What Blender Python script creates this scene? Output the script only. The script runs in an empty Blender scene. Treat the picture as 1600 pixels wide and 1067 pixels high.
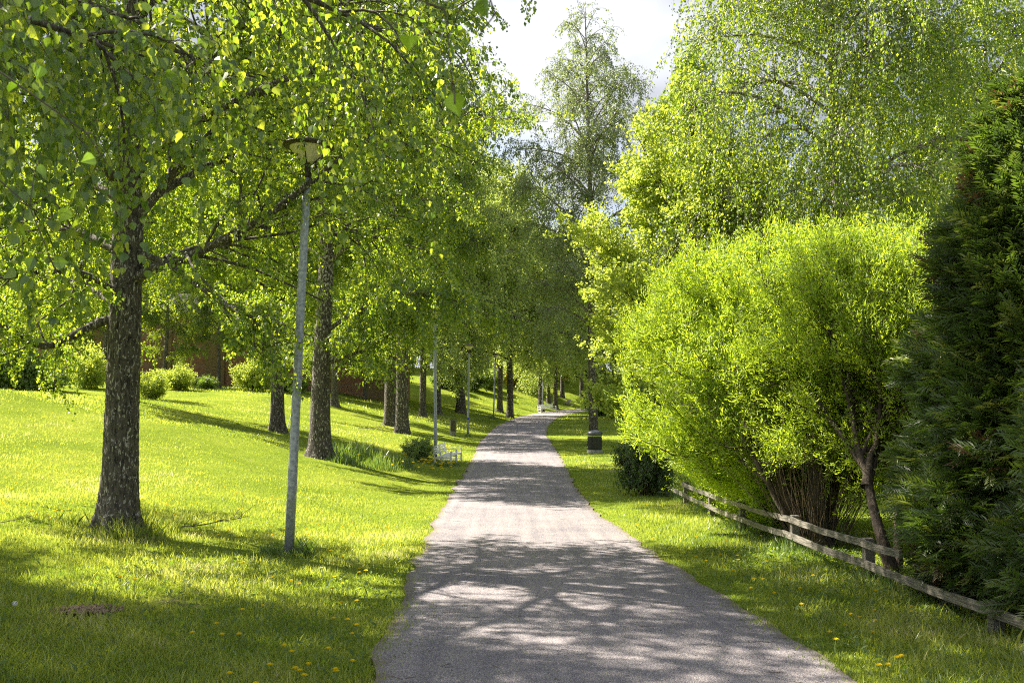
import bpy, math, random
import numpy as np
from mathutils import noise as mnoise, Vector

S = bpy.context.scene
COL = S.collection
PI = math.pi
# ------------------------------------------------------------ camera
F_PX = 1555.0
PITCH = math.radians(4.85)
EYE = 1.6
cam_d = bpy.data.cameras.new('camera')
cam = bpy.data.objects.new('camera', cam_d)
COL.objects.link(cam)
cam.location = (0, 0, EYE)
cam.rotation_euler = (PI / 2 + PITCH, 0, 0)
cam_d.sensor_width = 36.0
cam_d.lens = 36.0 * F_PX / 1600.0
cam_d.clip_start = 0.05
cam_d.clip_end = 6000
cam_d.dof.use_dof = True
cam_d.dof.focus_distance = 15.0
cam_d.dof.aperture_fstop = 9.0
S.camera = cam
# ------------------------------------------------------------ light
SUN_AZ = math.radians(62)      # left of the view direction
SUN_EL = math.radians(46)
w = bpy.data.worlds.new('World')
S.world = w
w.use_nodes = True
nt = w.node_tree
nt.nodes.clear()
out = nt.nodes.new('ShaderNodeOutputWorld')
bg = nt.nodes.new('ShaderNodeBackground')
bg.inputs['Strength'].default_value = 0.08
sky = nt.nodes.new('ShaderNodeTexSky')
sky.sky_type = 'NISHITA'
sky.sun_disc = False
sky.sun_elevation = SUN_EL
sky.sun_rotation = -SUN_AZ
sky.air_density = 1.0
sky.dust_density = 1.5
tc = nt.nodes.new('ShaderNodeTexCoord')
mp = nt.nodes.new('ShaderNodeMapping')
mp.inputs['Scale'].default_value = (1.0, 1.0, 2.2)
mp.inputs['Location'].default_value = (0.35, 0.1, 0.3)
n1 = nt.nodes.new('ShaderNodeTexNoise')
n1.inputs['Scale'].default_value = 2.3
n1.inputs['Detail'].default_value = 7
n1.inputs['Roughness'].default_value = 0.55
r1 = nt.nodes.new('ShaderNodeValToRGB')       # cloud cover
r1.color_ramp.elements[0].position = 0.36
r1.color_ramp.elements[1].position = 0.50
n2 = nt.nodes.new('ShaderNodeTexNoise')
n2.inputs['Scale'].default_value = 1.9
n2.inputs['Detail'].default_value = 5
r2 = nt.nodes.new('ShaderNodeValToRGB')       # cloud tone
r2.color_ramp.elements[0].position = 0.42
r2.color_ramp.elements[0].color = (1.75, 1.85, 2.2, 1)
r2.color_ramp.elements[1].position = 0.56
r2.color_ramp.elements[1].color = (3.7, 3.8, 4.05, 1)
mx = nt.nodes.new('ShaderNodeMix')
mx.data_type = 'RGBA'
L = nt.links.new
L(tc.outputs['Generated'], mp.inputs['Vector'])
L(mp.outputs[0], n1.inputs['Vector'])
L(mp.outputs[0], n2.inputs['Vector'])
L(n1.outputs['Fac'], r1.inputs[0])
L(n2.outputs['Fac'], r2.inputs[0])
L(r1.outputs[0], mx.inputs[0])
L(sky.outputs[0], mx.inputs[6])
L(r2.outputs[0], mx.inputs[7])
L(mx.outputs[2], bg.inputs['Color'])
L(bg.outputs[0], out.inputs[0])

sl = bpy.data.lights.new('sun', 'SUN')
sl.energy = 5.0
sl.angle = math.radians(0.5)
sl.color = (1.0, 0.92, 0.78)
sun = bpy.data.objects.new('sun', sl)
COL.objects.link(sun)
sdir = Vector((-math.sin(SUN_AZ) * math.cos(SUN_EL), math.cos(SUN_AZ) * math.cos(SUN_EL), math.sin(SUN_EL)))
sun.rotation_euler = sdir.to_track_quat('Z', 'Y').to_euler()
sun.location = (-20, 20, 30)
S.view_settings.view_transform = 'Standard'
S.view_settings.look = 'None'
S.view_settings.gamma = 1
S.view_settings.use_curve_mapping = False
S.view_settings.exposure = 1.78
S.cycles.filter_width = 1.1
S.cycles.use_denoising = False
S.cycles.max_bounces = 8
S.cycles.diffuse_bounces = 4
S.cycles.glossy_bounces = 2
S.cycles.transmission_bounces = 6
S.cycles.sample_clamp_indirect = 6


# ------------------------------------------------------------ terrain maths
def smooth_table(tab, lo=-60.0, hi=2200.0, step=0.5, win=13):
    xs = np.arange(lo, hi, step)
    v = np.interp(xs, [t[0] for t in tab], [t[1] for t in tab])
    k = np.hanning(win); k /= k.sum()
    vp = np.concatenate([np.full(win, v[0]), v, np.full(win, v[-1])])
    return xs, np.convolve(vp, k, 'same')[win:-win]


PZ = smooth_table([(-60, 0), (19, 0), (25, .12), (34, .38), (42, .6), (56, .98), (68, 1.55), (78, 2.05), (95, 2.65),
                   (110, 3.4), (130, 4.4), (160, 5.6), (200, 7), (400, 10), (2200, 14)])
XC = smooth_table([(-60, 4.6), (0, 1.0), (6.2, .64), (12.7, .25), (18.4, 0), (25, -.03), (37, .1), (50, .13), (58, .2),
                   (68, .6), (78, 1.5), (88, 2.4), (95, 3.3), (102, 5), (110, 8), (120, 14), (135, 26), (160, 50),
                   (200, 80), (2200, 80)])
HW = [(0, 1.53), (20, 1.55), (50, 1.8), (200, 1.8)]
KL = smooth_table([(-60, .05), (0, .06), (15, .09), (28, .2), (35, .18), (50, .16), (60, .19), (85, .18), (110, .25),
                   (160, .27), (2200, .2)])


def xc(y): return np.interp(y, *XC)
def pz(y): return np.interp(y, *PZ)
def hw(y): return np.interp(y, [t[0] for t in HW], [t[1] for t in HW])


def edge(x, y):
    """distance outside the path edge (negative on the path)"""
    dx = x - xc(y)
    return np.abs(dx) - hw(y) + np.where(dx < 0, np.interp(y, [6, 12, 18, 32, 45], [0, .12, .2, .22, .1]), 0)


def hfun(x, y):
    x = np.asarray(x, float); y = np.asarray(y, float)
    dx = np.maximum(0, xc(y) - x - 1.9)
    soft = dx * dx / (dx + 0.6)
    f = np.where(soft < 12, soft, 12 + (np.minimum(soft, 34) - 12) * 0.3)
    z = pz(y) + np.interp(y, *KL) * f
    amp = np.clip((np.abs(x - xc(y)) - 1.9) / 3, 0, 1)
    z = z + amp * (0.03 * np.sin(x * 1.1 + 1.3 * np.sin(y * .5)) * np.sin(y * .8 + .6) + 0.015 * np.sin(x * 2.7 + y * 1.9))
    return z


def hz(x, y): return float(hfun(x, y))


def at(px, Y, dz=0.0):
    """ground point seen in picture column px at distance Y"""
    x = (px - 800) / F_PX * Y * math.cos(PITCH)
    return (x, Y, hz(x, Y) + dz)


def pt(px, py, Y):
    """point at depth Y (along +y) on the ray through a picture position"""
    u = (px - 800) / F_PX; v = (533.5 - py) / F_PX
    fy = math.cos(PITCH) - v * math.sin(PITCH); fz = math.sin(PITCH) + v * math.cos(PITCH)
    s = Y / fy
    return (u * s, Y, EYE + fz * s)


# ------------------------------------------------------------ materials
def new_mat(name):
    m = bpy.data.materials.new(name); m.use_nodes = True
    m.node_tree.nodes.clear()
    return m, m.node_tree


def ramp(t, stops):
    r = t.nodes.new('ShaderNodeValToRGB')
    e = r.color_ramp.elements
    while len(e) < len(stops): e.new(0.5)
    for i, (p, c) in enumerate(stops):
        e[i].position = p; e[i].color = (*c, 1)
    return r


def leaf_mat(name, stops_d, stops_t, tr=0.5, gloss=0.06, rough=0.4):
    m, t = new_mat(name)
    o = t.nodes.new('ShaderNodeOutputMaterial')
    a = t.nodes.new('ShaderNodeAttribute'); a.attribute_name = 'rnd'
    rd = ramp(t, stops_d); rt = ramp(t, stops_t)
    d = t.nodes.new('ShaderNodeBsdfDiffuse'); tl = t.nodes.new('ShaderNodeBsdfTranslucent')
    g = t.nodes.new('ShaderNodeBsdfGlossy'); g.inputs['Roughness'].default_value = rough
    g.inputs['Color'].default_value = (1, 1, 1, 1)
    m1 = t.nodes.new('ShaderNodeMixShader'); m1.inputs[0].default_value = tr
    m2 = t.nodes.new('ShaderNodeMixShader'); m2.inputs[0].default_value = gloss
    l = t.links.new
    l(a.outputs['Fac'], rd.inputs[0]); l(a.outputs['Fac'], rt.inputs[0])
    l(rd.outputs[0], d.inputs[0]); l(rt.outputs[0], tl.inputs[0])
    l(d.outputs[0], m1.inputs[1]); l(tl.outputs[0], m1.inputs[2])
    l(m1.outputs[0], m2.inputs[1]); l(g.outputs[0], m2.inputs[2])
    l(m2.outputs[0], o.inputs[0])
    return m


M = {}
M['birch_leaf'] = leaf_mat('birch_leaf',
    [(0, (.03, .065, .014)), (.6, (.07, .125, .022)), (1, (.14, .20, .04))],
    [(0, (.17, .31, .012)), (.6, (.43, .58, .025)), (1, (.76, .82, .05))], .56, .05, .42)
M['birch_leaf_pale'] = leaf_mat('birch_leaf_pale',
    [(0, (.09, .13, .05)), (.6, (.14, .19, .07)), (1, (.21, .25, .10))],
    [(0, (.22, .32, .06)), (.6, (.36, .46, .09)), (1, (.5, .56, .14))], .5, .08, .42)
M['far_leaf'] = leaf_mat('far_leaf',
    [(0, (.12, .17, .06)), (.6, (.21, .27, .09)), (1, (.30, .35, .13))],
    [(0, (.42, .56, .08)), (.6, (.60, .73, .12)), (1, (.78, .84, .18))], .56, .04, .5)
M['maple_leaf'] = leaf_mat('maple_leaf',
    [(0, (.17, .25, .04)), (.6, (.28, .36, .05)), (1, (.40, .45, .08))],
    [(0, (.42, .56, .05)), (.6, (.62, .72, .08)), (1, (.78, .82, .12))], .55, .04, .5)
M['willow_leaf'] = leaf_mat('willow_leaf',
    [(0, (.13, .22, .025)), (.6, (.24, .36, .04)), (1, (.36, .48, .07))],
    [(0, (.42, .60, .02)), (.6, (.62, .80, .035)), (1, (.78, .88, .06))], .55, .035, .45)
M['thuja_leaf'] = leaf_mat('thuja_leaf',
    [(0, (.03, .055, .014)), (.75, (.085, .135, .03)), (.93, (.20, .23, .06)), (.96, (.09, .055, .03)), (1, (.14, .085, .05))],
    [(0, (.08, .15, .015)), (.75, (.24, .38, .03)), (.93, (.46, .50, .06)), (.96, (.16, .06, .02)), (1, (.2, .09, .03))], .35, .05, .5)
M['spruce_leaf'] = leaf_mat('spruce_leaf',
    [(0, (.03, .06, .02)), (1, (.08, .13, .03))], [(0, (.07, .13, .02)), (1, (.2, .28, .03))], .3, .05, .5)
M['shrub_leaf'] = leaf_mat('shrub_leaf',
    [(0, (.08, .14, .03)), (.6, (.16, .24, .05)), (1, (.26, .33, .08))],
    [(0, (.16, .30, .02)), (.6, (.33, .48, .03)), (1, (.55, .65, .05))], .5, .08, .4)
M['dark_shrub_leaf'] = leaf_mat('dark_shrub_leaf',
    [(0, (.02, .05, .012)), (1, (.07, .13, .02))], [(0, (.06, .13, .01)), (1, (.2, .32, .02))], .4, .07, .4)
M['gold_leaf'] = leaf_mat('gold_leaf',
    [(0, (.3, .27, .02)), (1, (.5, .42, .03))], [(0, (.7, .62, .02)), (1, (.9, .8, .04))], .5, .04, .5)
M['grass_blade'] = leaf_mat('grass_blade',
    [(0, (.06, .11, .02)), (.5, (.16, .22, .04)), (.93, (.29, .33, .075)), (1, (.44, .41, .22))],
    [(0, (.20, .34, .02)), (.5, (.50, .60, .05)), (.93, (.76, .78, .11)), (1, (.75, .7, .35))], .52, .06, .45)
M['weed_leaf'] = leaf_mat('weed_leaf',
    [(0, (.05, .10, .02)), (.6, (.10, .17, .03)), (1, (.16, .22, .05))],
    [(0, (.16, .30, .02)), (1, (.4, .52, .04))], .5, .03, .6)
M['long_grass'] = leaf_mat('long_grass',
    [(0, (.05, .10, .02)), (1, (.15, .22, .05))], [(0, (.13, .27, .02)), (1, (.42, .54, .06))], .45, .09, .4)


def princ(name, col, rough=.7, metal=0.0, var=None, scale=20, bump=0.0, bscale=None, stretch=(1, 1, 1), detail=6, coord='Object', dist=.01):
    m, t = new_mat(name)
    o = t.nodes.new('ShaderNodeOutputMaterial'); b = t.nodes.new('ShaderNodeBsdfPrincipled')
    b.inputs['Roughness'].default_value = rough; b.inputs['Metallic'].default_value = metal
    b.inputs['Base Color'].default_value = (*col, 1)
    l = t.links.new
    c = t.nodes.new('ShaderNodeTexCoord'); mp_ = t.nodes.new('ShaderNodeMapping'); mp_.inputs['Scale'].default_value = stretch
    l(c.outputs[coord], mp_.inputs[0])
    if var:
        n = t.nodes.new('ShaderNodeTexNoise'); n.inputs['Scale'].default_value = scale; n.inputs['Detail'].default_value = detail
        l(mp_.outputs[0], n.inputs['Vector'])
        r = ramp(t, var); l(n.outputs['Fac'], r.inputs[0]); l(r.outputs[0], b.inputs['Base Color'])
    if bump:
        n = t.nodes.new('ShaderNodeTexNoise'); n.inputs['Scale'].default_value = bscale or scale; n.inputs['Detail'].default_value = 8
        l(mp_.outputs[0], n.inputs['Vector'])
        bp = t.nodes.new('ShaderNodeBump'); bp.inputs['Strength'].default_value = bump; bp.inputs['Distance'].default_value = dist
        l(n.outputs['Fac'], bp.inputs['Height']); l(bp.outputs[0], b.inputs['Normal'])
    l(b.outputs[0], o.inputs[0])
    return m


def bark_mat(name, dark, mid, white, wlo, whi, stretch=(1, 1, .28), scale=14, zfade=None):
    """furrowed dark bark with pale patches left between the furrows"""
    m, t = new_mat(name)
    l = t.links.new
    o = t.nodes.new('ShaderNodeOutputMaterial'); b = t.nodes.new('ShaderNodeBsdfPrincipled'); b.inputs['Roughness'].default_value = .9
    c = t.nodes.new('ShaderNodeTexCoord'); mp_ = t.nodes.new('ShaderNodeMapping'); mp_.inputs['Scale'].default_value = stretch
    l(c.outputs['Object'], mp_.inputs[0])
    n = t.nodes.new('ShaderNodeTexNoise'); n.inputs['Scale'].default_value = scale; n.inputs['Detail'].default_value = 5; n.inputs['Roughness'].default_value = .6
    n.inputs['Distortion'].default_value = .6
    l(mp_.outputs[0], n.inputs['Vector'])
    r = ramp(t, [(.32, dark), (.58, mid)]); l(n.outputs['Fac'], r.inputs[0])
    n2 = t.nodes.new('ShaderNodeTexNoise'); n2.inputs['Scale'].default_value = scale * 1.4; n2.inputs['Detail'].default_value = 3; n2.inputs['Distortion'].default_value = .9
    mp2 = t.nodes.new('ShaderNodeMapping'); mp2.inputs['Location'].default_value = (3.1, 7.7, 1.3); mp2.inputs['Scale'].default_value = (stretch[0], stretch[1], stretch[2] * 1.3)
    l(c.outputs['Object'], mp2.inputs[0]); l(mp2.outputs[0], n2.inputs['Vector'])
    fac = n2.outputs['Fac']
    if zfade:
        sx = t.nodes.new('ShaderNodeSeparateXYZ'); l(c.outputs['Object'], sx.inputs[0])
        mr = t.nodes.new('ShaderNodeMapRange'); mr.inputs[1].default_value = zfade[0]; mr.inputs[2].default_value = zfade[1]
        mr.inputs[3].default_value = 0; mr.inputs[4].default_value = zfade[2]
        l(sx.outputs['Z'], mr.inputs[0])
        ad = t.nodes.new('ShaderNodeMath'); ad.operation = 'ADD'; l(fac, ad.inputs[0]); l(mr.outputs[0], ad.inputs[1]); fac = ad.outputs[0]
    r2 = ramp(t, [(wlo, (0, 0, 0)), (whi, (1, 1, 1))]); l(fac, r2.inputs[0])
    mxx = t.nodes.new('ShaderNodeMix'); mxx.data_type = 'RGBA'
    l(r2.outputs[0], mxx.inputs[0]); l(r.outputs[0], mxx.inputs[6]); mxx.inputs[7].default_value = (*white, 1)
    l(mxx.outputs[2], b.inputs['Base Color'])
    bp = t.nodes.new('ShaderNodeBump'); bp.inputs['Strength'].default_value = .9; bp.inputs['Distance'].default_value = .03
    l(n.outputs['Fac'], bp.inputs['Height']); l(bp.outputs[0], b.inputs['Normal'])
    l(b.outputs[0], o.inputs[0])
    return m


M['bark_old'] = bark_mat('bark_old', (.008, .007, .006), (.105, .09, .07), (.40, .38, .33), .585, .63, (1, 1, .30), 26)
M['bark_birch'] = bark_mat('bark_birch', (.012, .010, .008), (.085, .07, .055), (.42, .40, .35), .59, .635, (1, 1, .35), 20, (2, 8, .10))
M['bark_white'] = bark_mat('bark_white', (.03, .027, .022), (.14, .12, .10), (.55, .53, .47), .50, .60, (1, 1, 1.4), 6, (3, 12, .12))
M['bark_plain'] = bark_mat('bark_plain', (.03, .022, .015), (.13, .10, .07), (.2, .17, .13), .62, .7, (1, 1, .3), 14)
M['bark_willow'] = bark_mat('bark_willow', (.012, .009, .006), (.085, .062, .042), (.16, .13, .09), .60, .66, (1, 1, .3), 20)
M['twig'] = princ('twig', (.05, .038, .028), .8)
M['willow_twig'] = princ('willow_twig', (.11, .08, .045), .8)
M['galv'] = princ('galvanised', (.34, .36, .40), .5, .35, [(.35, (.22, .24, .28)), (.65, (.42, .44, .48))], 26, .1, 60)
M['dark_metal'] = princ('dark_metal', (.045, .035, .028), .55, .3, [(.3, (.03, .025, .02)), (.7, (.075, .055, .04))], 12)
M['cream'] = princ('cream_glass', (.72, .66, .48), .35)
M['blue'] = princ('blue_tape', (.02, .04, .5), .5)
M['white_paint'] = princ('white_paint', (.74, .74, .72), .55, 0, [(.3, (.62, .62, .58)), (.6, (.8, .8, .78))], 9, .15, 40)
M['fence_wood'] = princ('fence_wood', (.3, .26, .2), .85, 0, [(.3, (.05, .043, .036)), (.5, (.15, .135, .11)), (.72, (.34, .31, .26))], 9, .5, 14, (14, .7, 14), 6, 'Object', .01)
M['soil'] = princ('soil', (.16, .11, .07), .95, 0, [(.3, (.10, .065, .04)), (.7, (.34, .25, .17))], 30, .6, 40)
M['stone'] = princ('stone', (.3, .28, .25), .9, 0, [(.3, (.2, .18, .15)), (.7, (.42, .39, .34))], 5, .5, 12, (1, 1, 1), 8, 'Object', .05)
M['pale_stone'] = princ('pale_stone', (.7, .7, .7), .9, 0, [(.3, (.5, .5, .5)), (.7, (.8, .8, .8))], 5, .3, 12)
M['bin_body'] = princ('bin_body', (.02, .023, .023), .7, 0, [(.3, (.014, .016, .016)), (.7, (.035, .038, .038))], 12)
M['bin_lid'] = princ('bin_lid', (.07, .08, .10), .45)
M['bin_band'] = princ('bin_band', (.30, .36, .10), .5)
M['bin_base'] = princ('bin_base', (.22, .22, .20), .9, 0, [(.3, (.15, .15, .13)), (.7, (.3, .3, .27))], 14)
M['box_brown'] = princ('box_brown', (.06, .055, .03), .7, 0, [(.3, (.04, .035, .02)), (.7, (.1, .09, .05))], 8)
M['roof'] = princ('roof', (.05, .05, .052), .95, 0, [(.3, (.035, .035, .038)), (.7, (.07, .068, .066))], 3)
M['roof'].node_tree.nodes['Principled BSDF'].inputs['Specular IOR Level'].default_value = .1
M['house_red'] = princ('house_red', (.22, .08, .05), .85, 0, [(.3, (.17, .06, .04)), (.7, (.26, .10, .06))], 4, .2, 20)
M['glass'] = princ('window_glass', (.02, .025, .03), .08)
M['car_paint'] = princ('car_paint', (.02, .022, .028), .25, .3)
M['tyre'] = princ('tyre', (.02, .02, .02), .8)
M['rim'] = princ('rim', (.5, .5, .52), .35, .8)
M['tail_lens'] = princ('tail_lens', (.7, .01, .01), .3)
M['petal'] = leaf_mat('petal', [(0, (.78, .60, .01)), (1, (.88, .72, .02))], [(0, (.8, .62, .01)), (1, (.9, .75, .02))], .35, .03, .5)
M['stem_green'] = princ('stem_green', (.16, .22, .05), .6)
M['seed_white'] = princ('seed_head', (.7, .7, .68), .9)


def brick_mat():
    m, t = new_mat('brick'); l = t.links.new
    o = t.nodes.new('ShaderNodeOutputMaterial'); b = t.nodes.new('ShaderNodeBsdfPrincipled'); b.inputs['Roughness'].default_value = .9
    c = t.nodes.new('ShaderNodeTexCoord'); mp_ = t.nodes.new('ShaderNodeMapping'); mp_.inputs['Rotation'].default_value = (PI / 2, 0, 0)
    br = t.nodes.new('ShaderNodeTexBrick'); br.inputs['Scale'].default_value = 1.0
    br.inputs['Brick Width'].default_value = .26; br.inputs['Row Height'].default_value = .085; br.inputs['Mortar Size'].default_value = .012
    br.inputs['Color1'].default_value = (.30, .10, .06, 1); br.inputs['Color2'].default_value = (.20, .075, .05, 1); br.inputs['Mortar'].default_value = (.30, .26, .22, 1)
    l(c.outputs['Object'], mp_.inputs[0]); l(mp_.outputs[0], br.inputs['Vector'])
    l(br.outputs['Color'], b.inputs['Base Color']); l(b.outputs[0], o.inputs[0])
    return m


M['brick'] = brick_mat()
M['brick_tan'] = princ('brick_tan', (.16, .10, .065), .9, 0, [(.3, (.14, .09, .055)), (.7, (.27, .19, .12))], 6, .3, 30, (1, 1, 4))


def path_mat():
    m, t = new_mat('path_gravel'); l = t.links.new
    o = t.nodes.new('ShaderNodeOutputMaterial'); b = t.nodes.new('ShaderNodeBsdfPrincipled'); b.inputs['Roughness'].default_value = .95
    b.inputs['Specular IOR Level'].default_value = .2
    c = t.nodes.new('ShaderNodeTexCoord')
    v = t.nodes.new('ShaderNodeTexVoronoi'); v.inputs['Scale'].default_value = 190
    v2 = t.nodes.new('ShaderNodeTexVoronoi'); v2.inputs['Scale'].default_value = 47
    n = t.nodes.new('ShaderNodeTexNoise'); n.inputs['Scale'].default_value = .8; n.inputs['Detail'].default_value = 9; n.inputs['Roughness'].default_value = .65
    nf = t.nodes.new('ShaderNodeTexNoise'); nf.inputs['Scale'].default_value = 150; nf.inputs['Detail'].default_value = 3
    for x in (v, v2, n, nf): l(c.outputs['Object'], x.inputs['Vector'])
    sv = t.nodes.new('ShaderNodeSeparateColor'); l(v.outputs['Color'], sv.inputs[0])
    r = ramp(t, [(0, (.10, .095, .112)), (.4, (.215, .20, .222)), (.8, (.32, .30, .31)), (1, (.52, .49, .48))]); l(sv.outputs[0], r.inputs[0])
    mps = t.nodes.new('ShaderNodeMapping'); mps.inputs['Scale'].default_value = (7, .22, 1); ns_ = t.nodes.new('ShaderNodeTexNoise'); ns_.inputs['Scale'].default_value = 1; ns_.inputs['Detail'].default_value = 5
    l(c.outputs['Object'], mps.inputs[0]); l(mps.outputs[0], ns_.inputs['Vector'])
    mxn = t.nodes.new('ShaderNodeMix'); mxn.inputs[0].default_value = .4; l(n.outputs['Fac'], mxn.inputs[2]); l(ns_.outputs['Fac'], mxn.inputs[3])
    rn = ramp(t, [(.34, (.72, .71, .74)), (.66, (1.32, 1.26, 1.18))]); l(mxn.outputs[0], rn.inputs[0])
    mu = t.nodes.new('ShaderNodeMix'); mu.data_type = 'RGBA'; mu.blend_type = 'MULTIPLY'; mu.inputs[0].default_value = 1
    l(r.outputs[0], mu.inputs[6]); l(rn.outputs[0], mu.inputs[7])
    # sandy rim
    a = t.nodes.new('ShaderNodeAttribute'); a.attribute_name = 'edge'
    ad = t.nodes.new('ShaderNodeMath'); ad.operation = 'MULTIPLY_ADD'; ad.inputs[1].default_value = .5
    n5 = t.nodes.new('ShaderNodeTexNoise'); n5.inputs['Scale'].default_value = 5; n5.inputs['Detail'].default_value = 6; l(c.outputs['Object'], n5.inputs['Vector'])
    l(n5.outputs['Fac'], ad.inputs[0]); l(a.outputs['Fac'], ad.inputs[2])
    re = ramp(t, [(1.05, (0, 0, 0)), (1.22, (1, 1, 1))])
    mr = t.nodes.new('ShaderNodeMapRange'); mr.inputs[1].default_value = 1.06; mr.inputs[2].default_value = 1.3; l(ad.outputs[0], mr.inputs[0])
    m2 = t.nodes.new('ShaderNodeMix'); m2.data_type = 'RGBA'; l(mr.outputs[0], m2.inputs[0]); l(mu.outputs[2], m2.inputs[6]); m2.inputs[7].default_value = (.20, .165, .12, 1)
    t.nodes.remove(re)
    l(m2.outputs[2], b.inputs['Base Color'])
    bp = t.nodes.new('ShaderNodeBump'); bp.inputs['Strength'].default_value = .55; bp.inputs['Distance'].default_value = .008
    l(v.outputs['Distance'], bp.inputs['Height'])
    bp2 = t.nodes.new('ShaderNodeBump'); bp2.inputs['Strength'].default_value = .4; bp2.inputs['Distance'].default_value = .02
    l(nf.outputs['Fac'], bp2.inputs['Height']); l(bp.outputs[0], bp2.inputs['Normal']); l(bp2.outputs[0], b.inputs['Normal'])
    l(b.outputs[0], o.inputs[0])
    return m


def lawn_mat():
    m, t = new_mat('lawn_ground'); l = t.links.new
    o = t.nodes.new('ShaderNodeOutputMaterial'); b = t.nodes.new('ShaderNodeBsdfDiffuse')
    c = t.nodes.new('ShaderNodeTexCoord')
    n = t.nodes.new('ShaderNodeTexNoise'); n.inputs['Scale'].default_value = .35; n.inputs['Detail'].default_value = 10; n.inputs['Roughness'].default_value = .7
    nf = t.nodes.new('ShaderNodeTexNoise'); nf.inputs['Scale'].default_value = 18; nf.inputs['Detail'].default_value = 8; nf.inputs['Roughness'].default_value = .75
    for x in (n, nf): l(c.outputs['Object'], x.inputs['Vector'])
    r = ramp(t, [(.3, (.12, .18, .025)), (.5, (.20, .26, .035)), (.7, (.30, .33, .055))]); l(n.outputs['Fac'], r.inputs[0])
    rf = ramp(t, [(.3, (.45, .5, .45)), (.7, (1.35, 1.3, 1.2))]); l(nf.outputs['Fac'], rf.inputs[0])
    mu = t.nodes.new('ShaderNodeMix'); mu.data_type = 'RGBA'; mu.blend_type = 'MULTIPLY'; mu.inputs[0].default_value = 1
    l(r.outputs[0], mu.inputs[6]); l(rf.outputs[0], mu.inputs[7])
    a = t.nodes.new('ShaderNodeAttribute'); a.attribute_name = 'dirt'
    n5 = t.nodes.new('ShaderNodeTexNoise'); n5.inputs['Scale'].default_value = 4; n5.inputs['Detail'].default_value = 7; l(c.outputs['Object'], n5.inputs['Vector'])
    mm = t.nodes.new('ShaderNodeMath'); mm.operation = 'ADD'; l(a.outputs['Fac'], mm.inputs[0]); l(n5.outputs['Fac'], mm.inputs[1])
    mr = t.nodes.new('ShaderNodeMapRange'); mr.inputs[1].default_value = .95; mr.inputs[2].default_value = 1.25; l(mm.outputs[0], mr.inputs[0])
    m2 = t.nodes.new('ShaderNodeMix'); m2.data_type = 'RGBA'; l(mr.outputs[0], m2.inputs[0]); l(mu.outputs[2], m2.inputs[6]); m2.inputs[7].default_value = (.15, .12, .08, 1)
    l(m2.outputs[2], b.inputs[0])
    bp = t.nodes.new('ShaderNodeBump'); bp.inputs['Strength'].default_value = .8; bp.inputs['Distance'].default_value = .05
    l(nf.outputs['Fac'], bp.inputs['Height']); l(bp.outputs[0], b.inputs['Normal'])
    l(b.outputs[0], o.inputs[0])
    return m


M['path'] = path_mat()
M['lawn'] = lawn_mat()


# ------------------------------------------------------------ mesh helpers
def link_mesh(name, me, parent=None, loc=None):
    o = bpy.data.objects.new(name, me); COL.objects.link(o)
    if parent is not None: o.parent = parent
    if loc is not None: o.location = loc
    return o


class Geo:
    def __init__(s): s.v = []; s.f = []; s.n = 0; s.rn = []

    def add(s, verts, faces, mat=0, rnd=None, smooth=False):
        verts = np.asarray(verts, np.float32).reshape(-1, 3); faces = np.asarray(faces, np.int64)
        s.v.append(verts); s.f.append((faces + s.n, mat, rnd, smooth)); s.n += len(verts)

    def mesh(s, name, mats, attr=None):
        V = np.concatenate(s.v); me = bpy.data.meshes.new(name)
        me.vertices.add(len(V)); me.vertices.foreach_set('co', V.ravel())
        idx = np.concatenate([f.ravel() for f, _, _, _ in s.f]).astype(np.int32)
        tot = np.concatenate([np.full(len(f), f.shape[1]) for f, _, _, _ in s.f])
        mi = np.concatenate([np.full(len(f), m_) for f, m_, _, _ in s.f]).astype(np.int32)
        sm = np.concatenate([np.full(len(f), g) for f, _, _, g in s.f])
        rn = np.concatenate([(np.zeros(len(f)) if r is None else np.asarray(r)) for f, _, r, _ in s.f]).astype(np.float32)
        st = np.concatenate([[0], np.cumsum(tot)[:-1]]).astype(np.int32)
        me.loops.add(len(idx)); me.loops.foreach_set('vertex_index', idx)
        me.polygons.add(len(tot)); me.polygons.foreach_set('loop_start', st)
        me.polygons.foreach_set('material_index', mi)
        me.polygons.foreach_set('use_smooth', sm.astype(bool))
        for m_ in mats: me.materials.append(M[m_])
        me.update(calc_edges=True)
        a = me.attributes.new('rnd', 'FLOAT', 'FACE'); a.data.foreach_set('value', rn)
        return me


def norm(a): return a / np.maximum(np.linalg.norm(a, axis=-1, keepdims=True), 1e-9)


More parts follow.
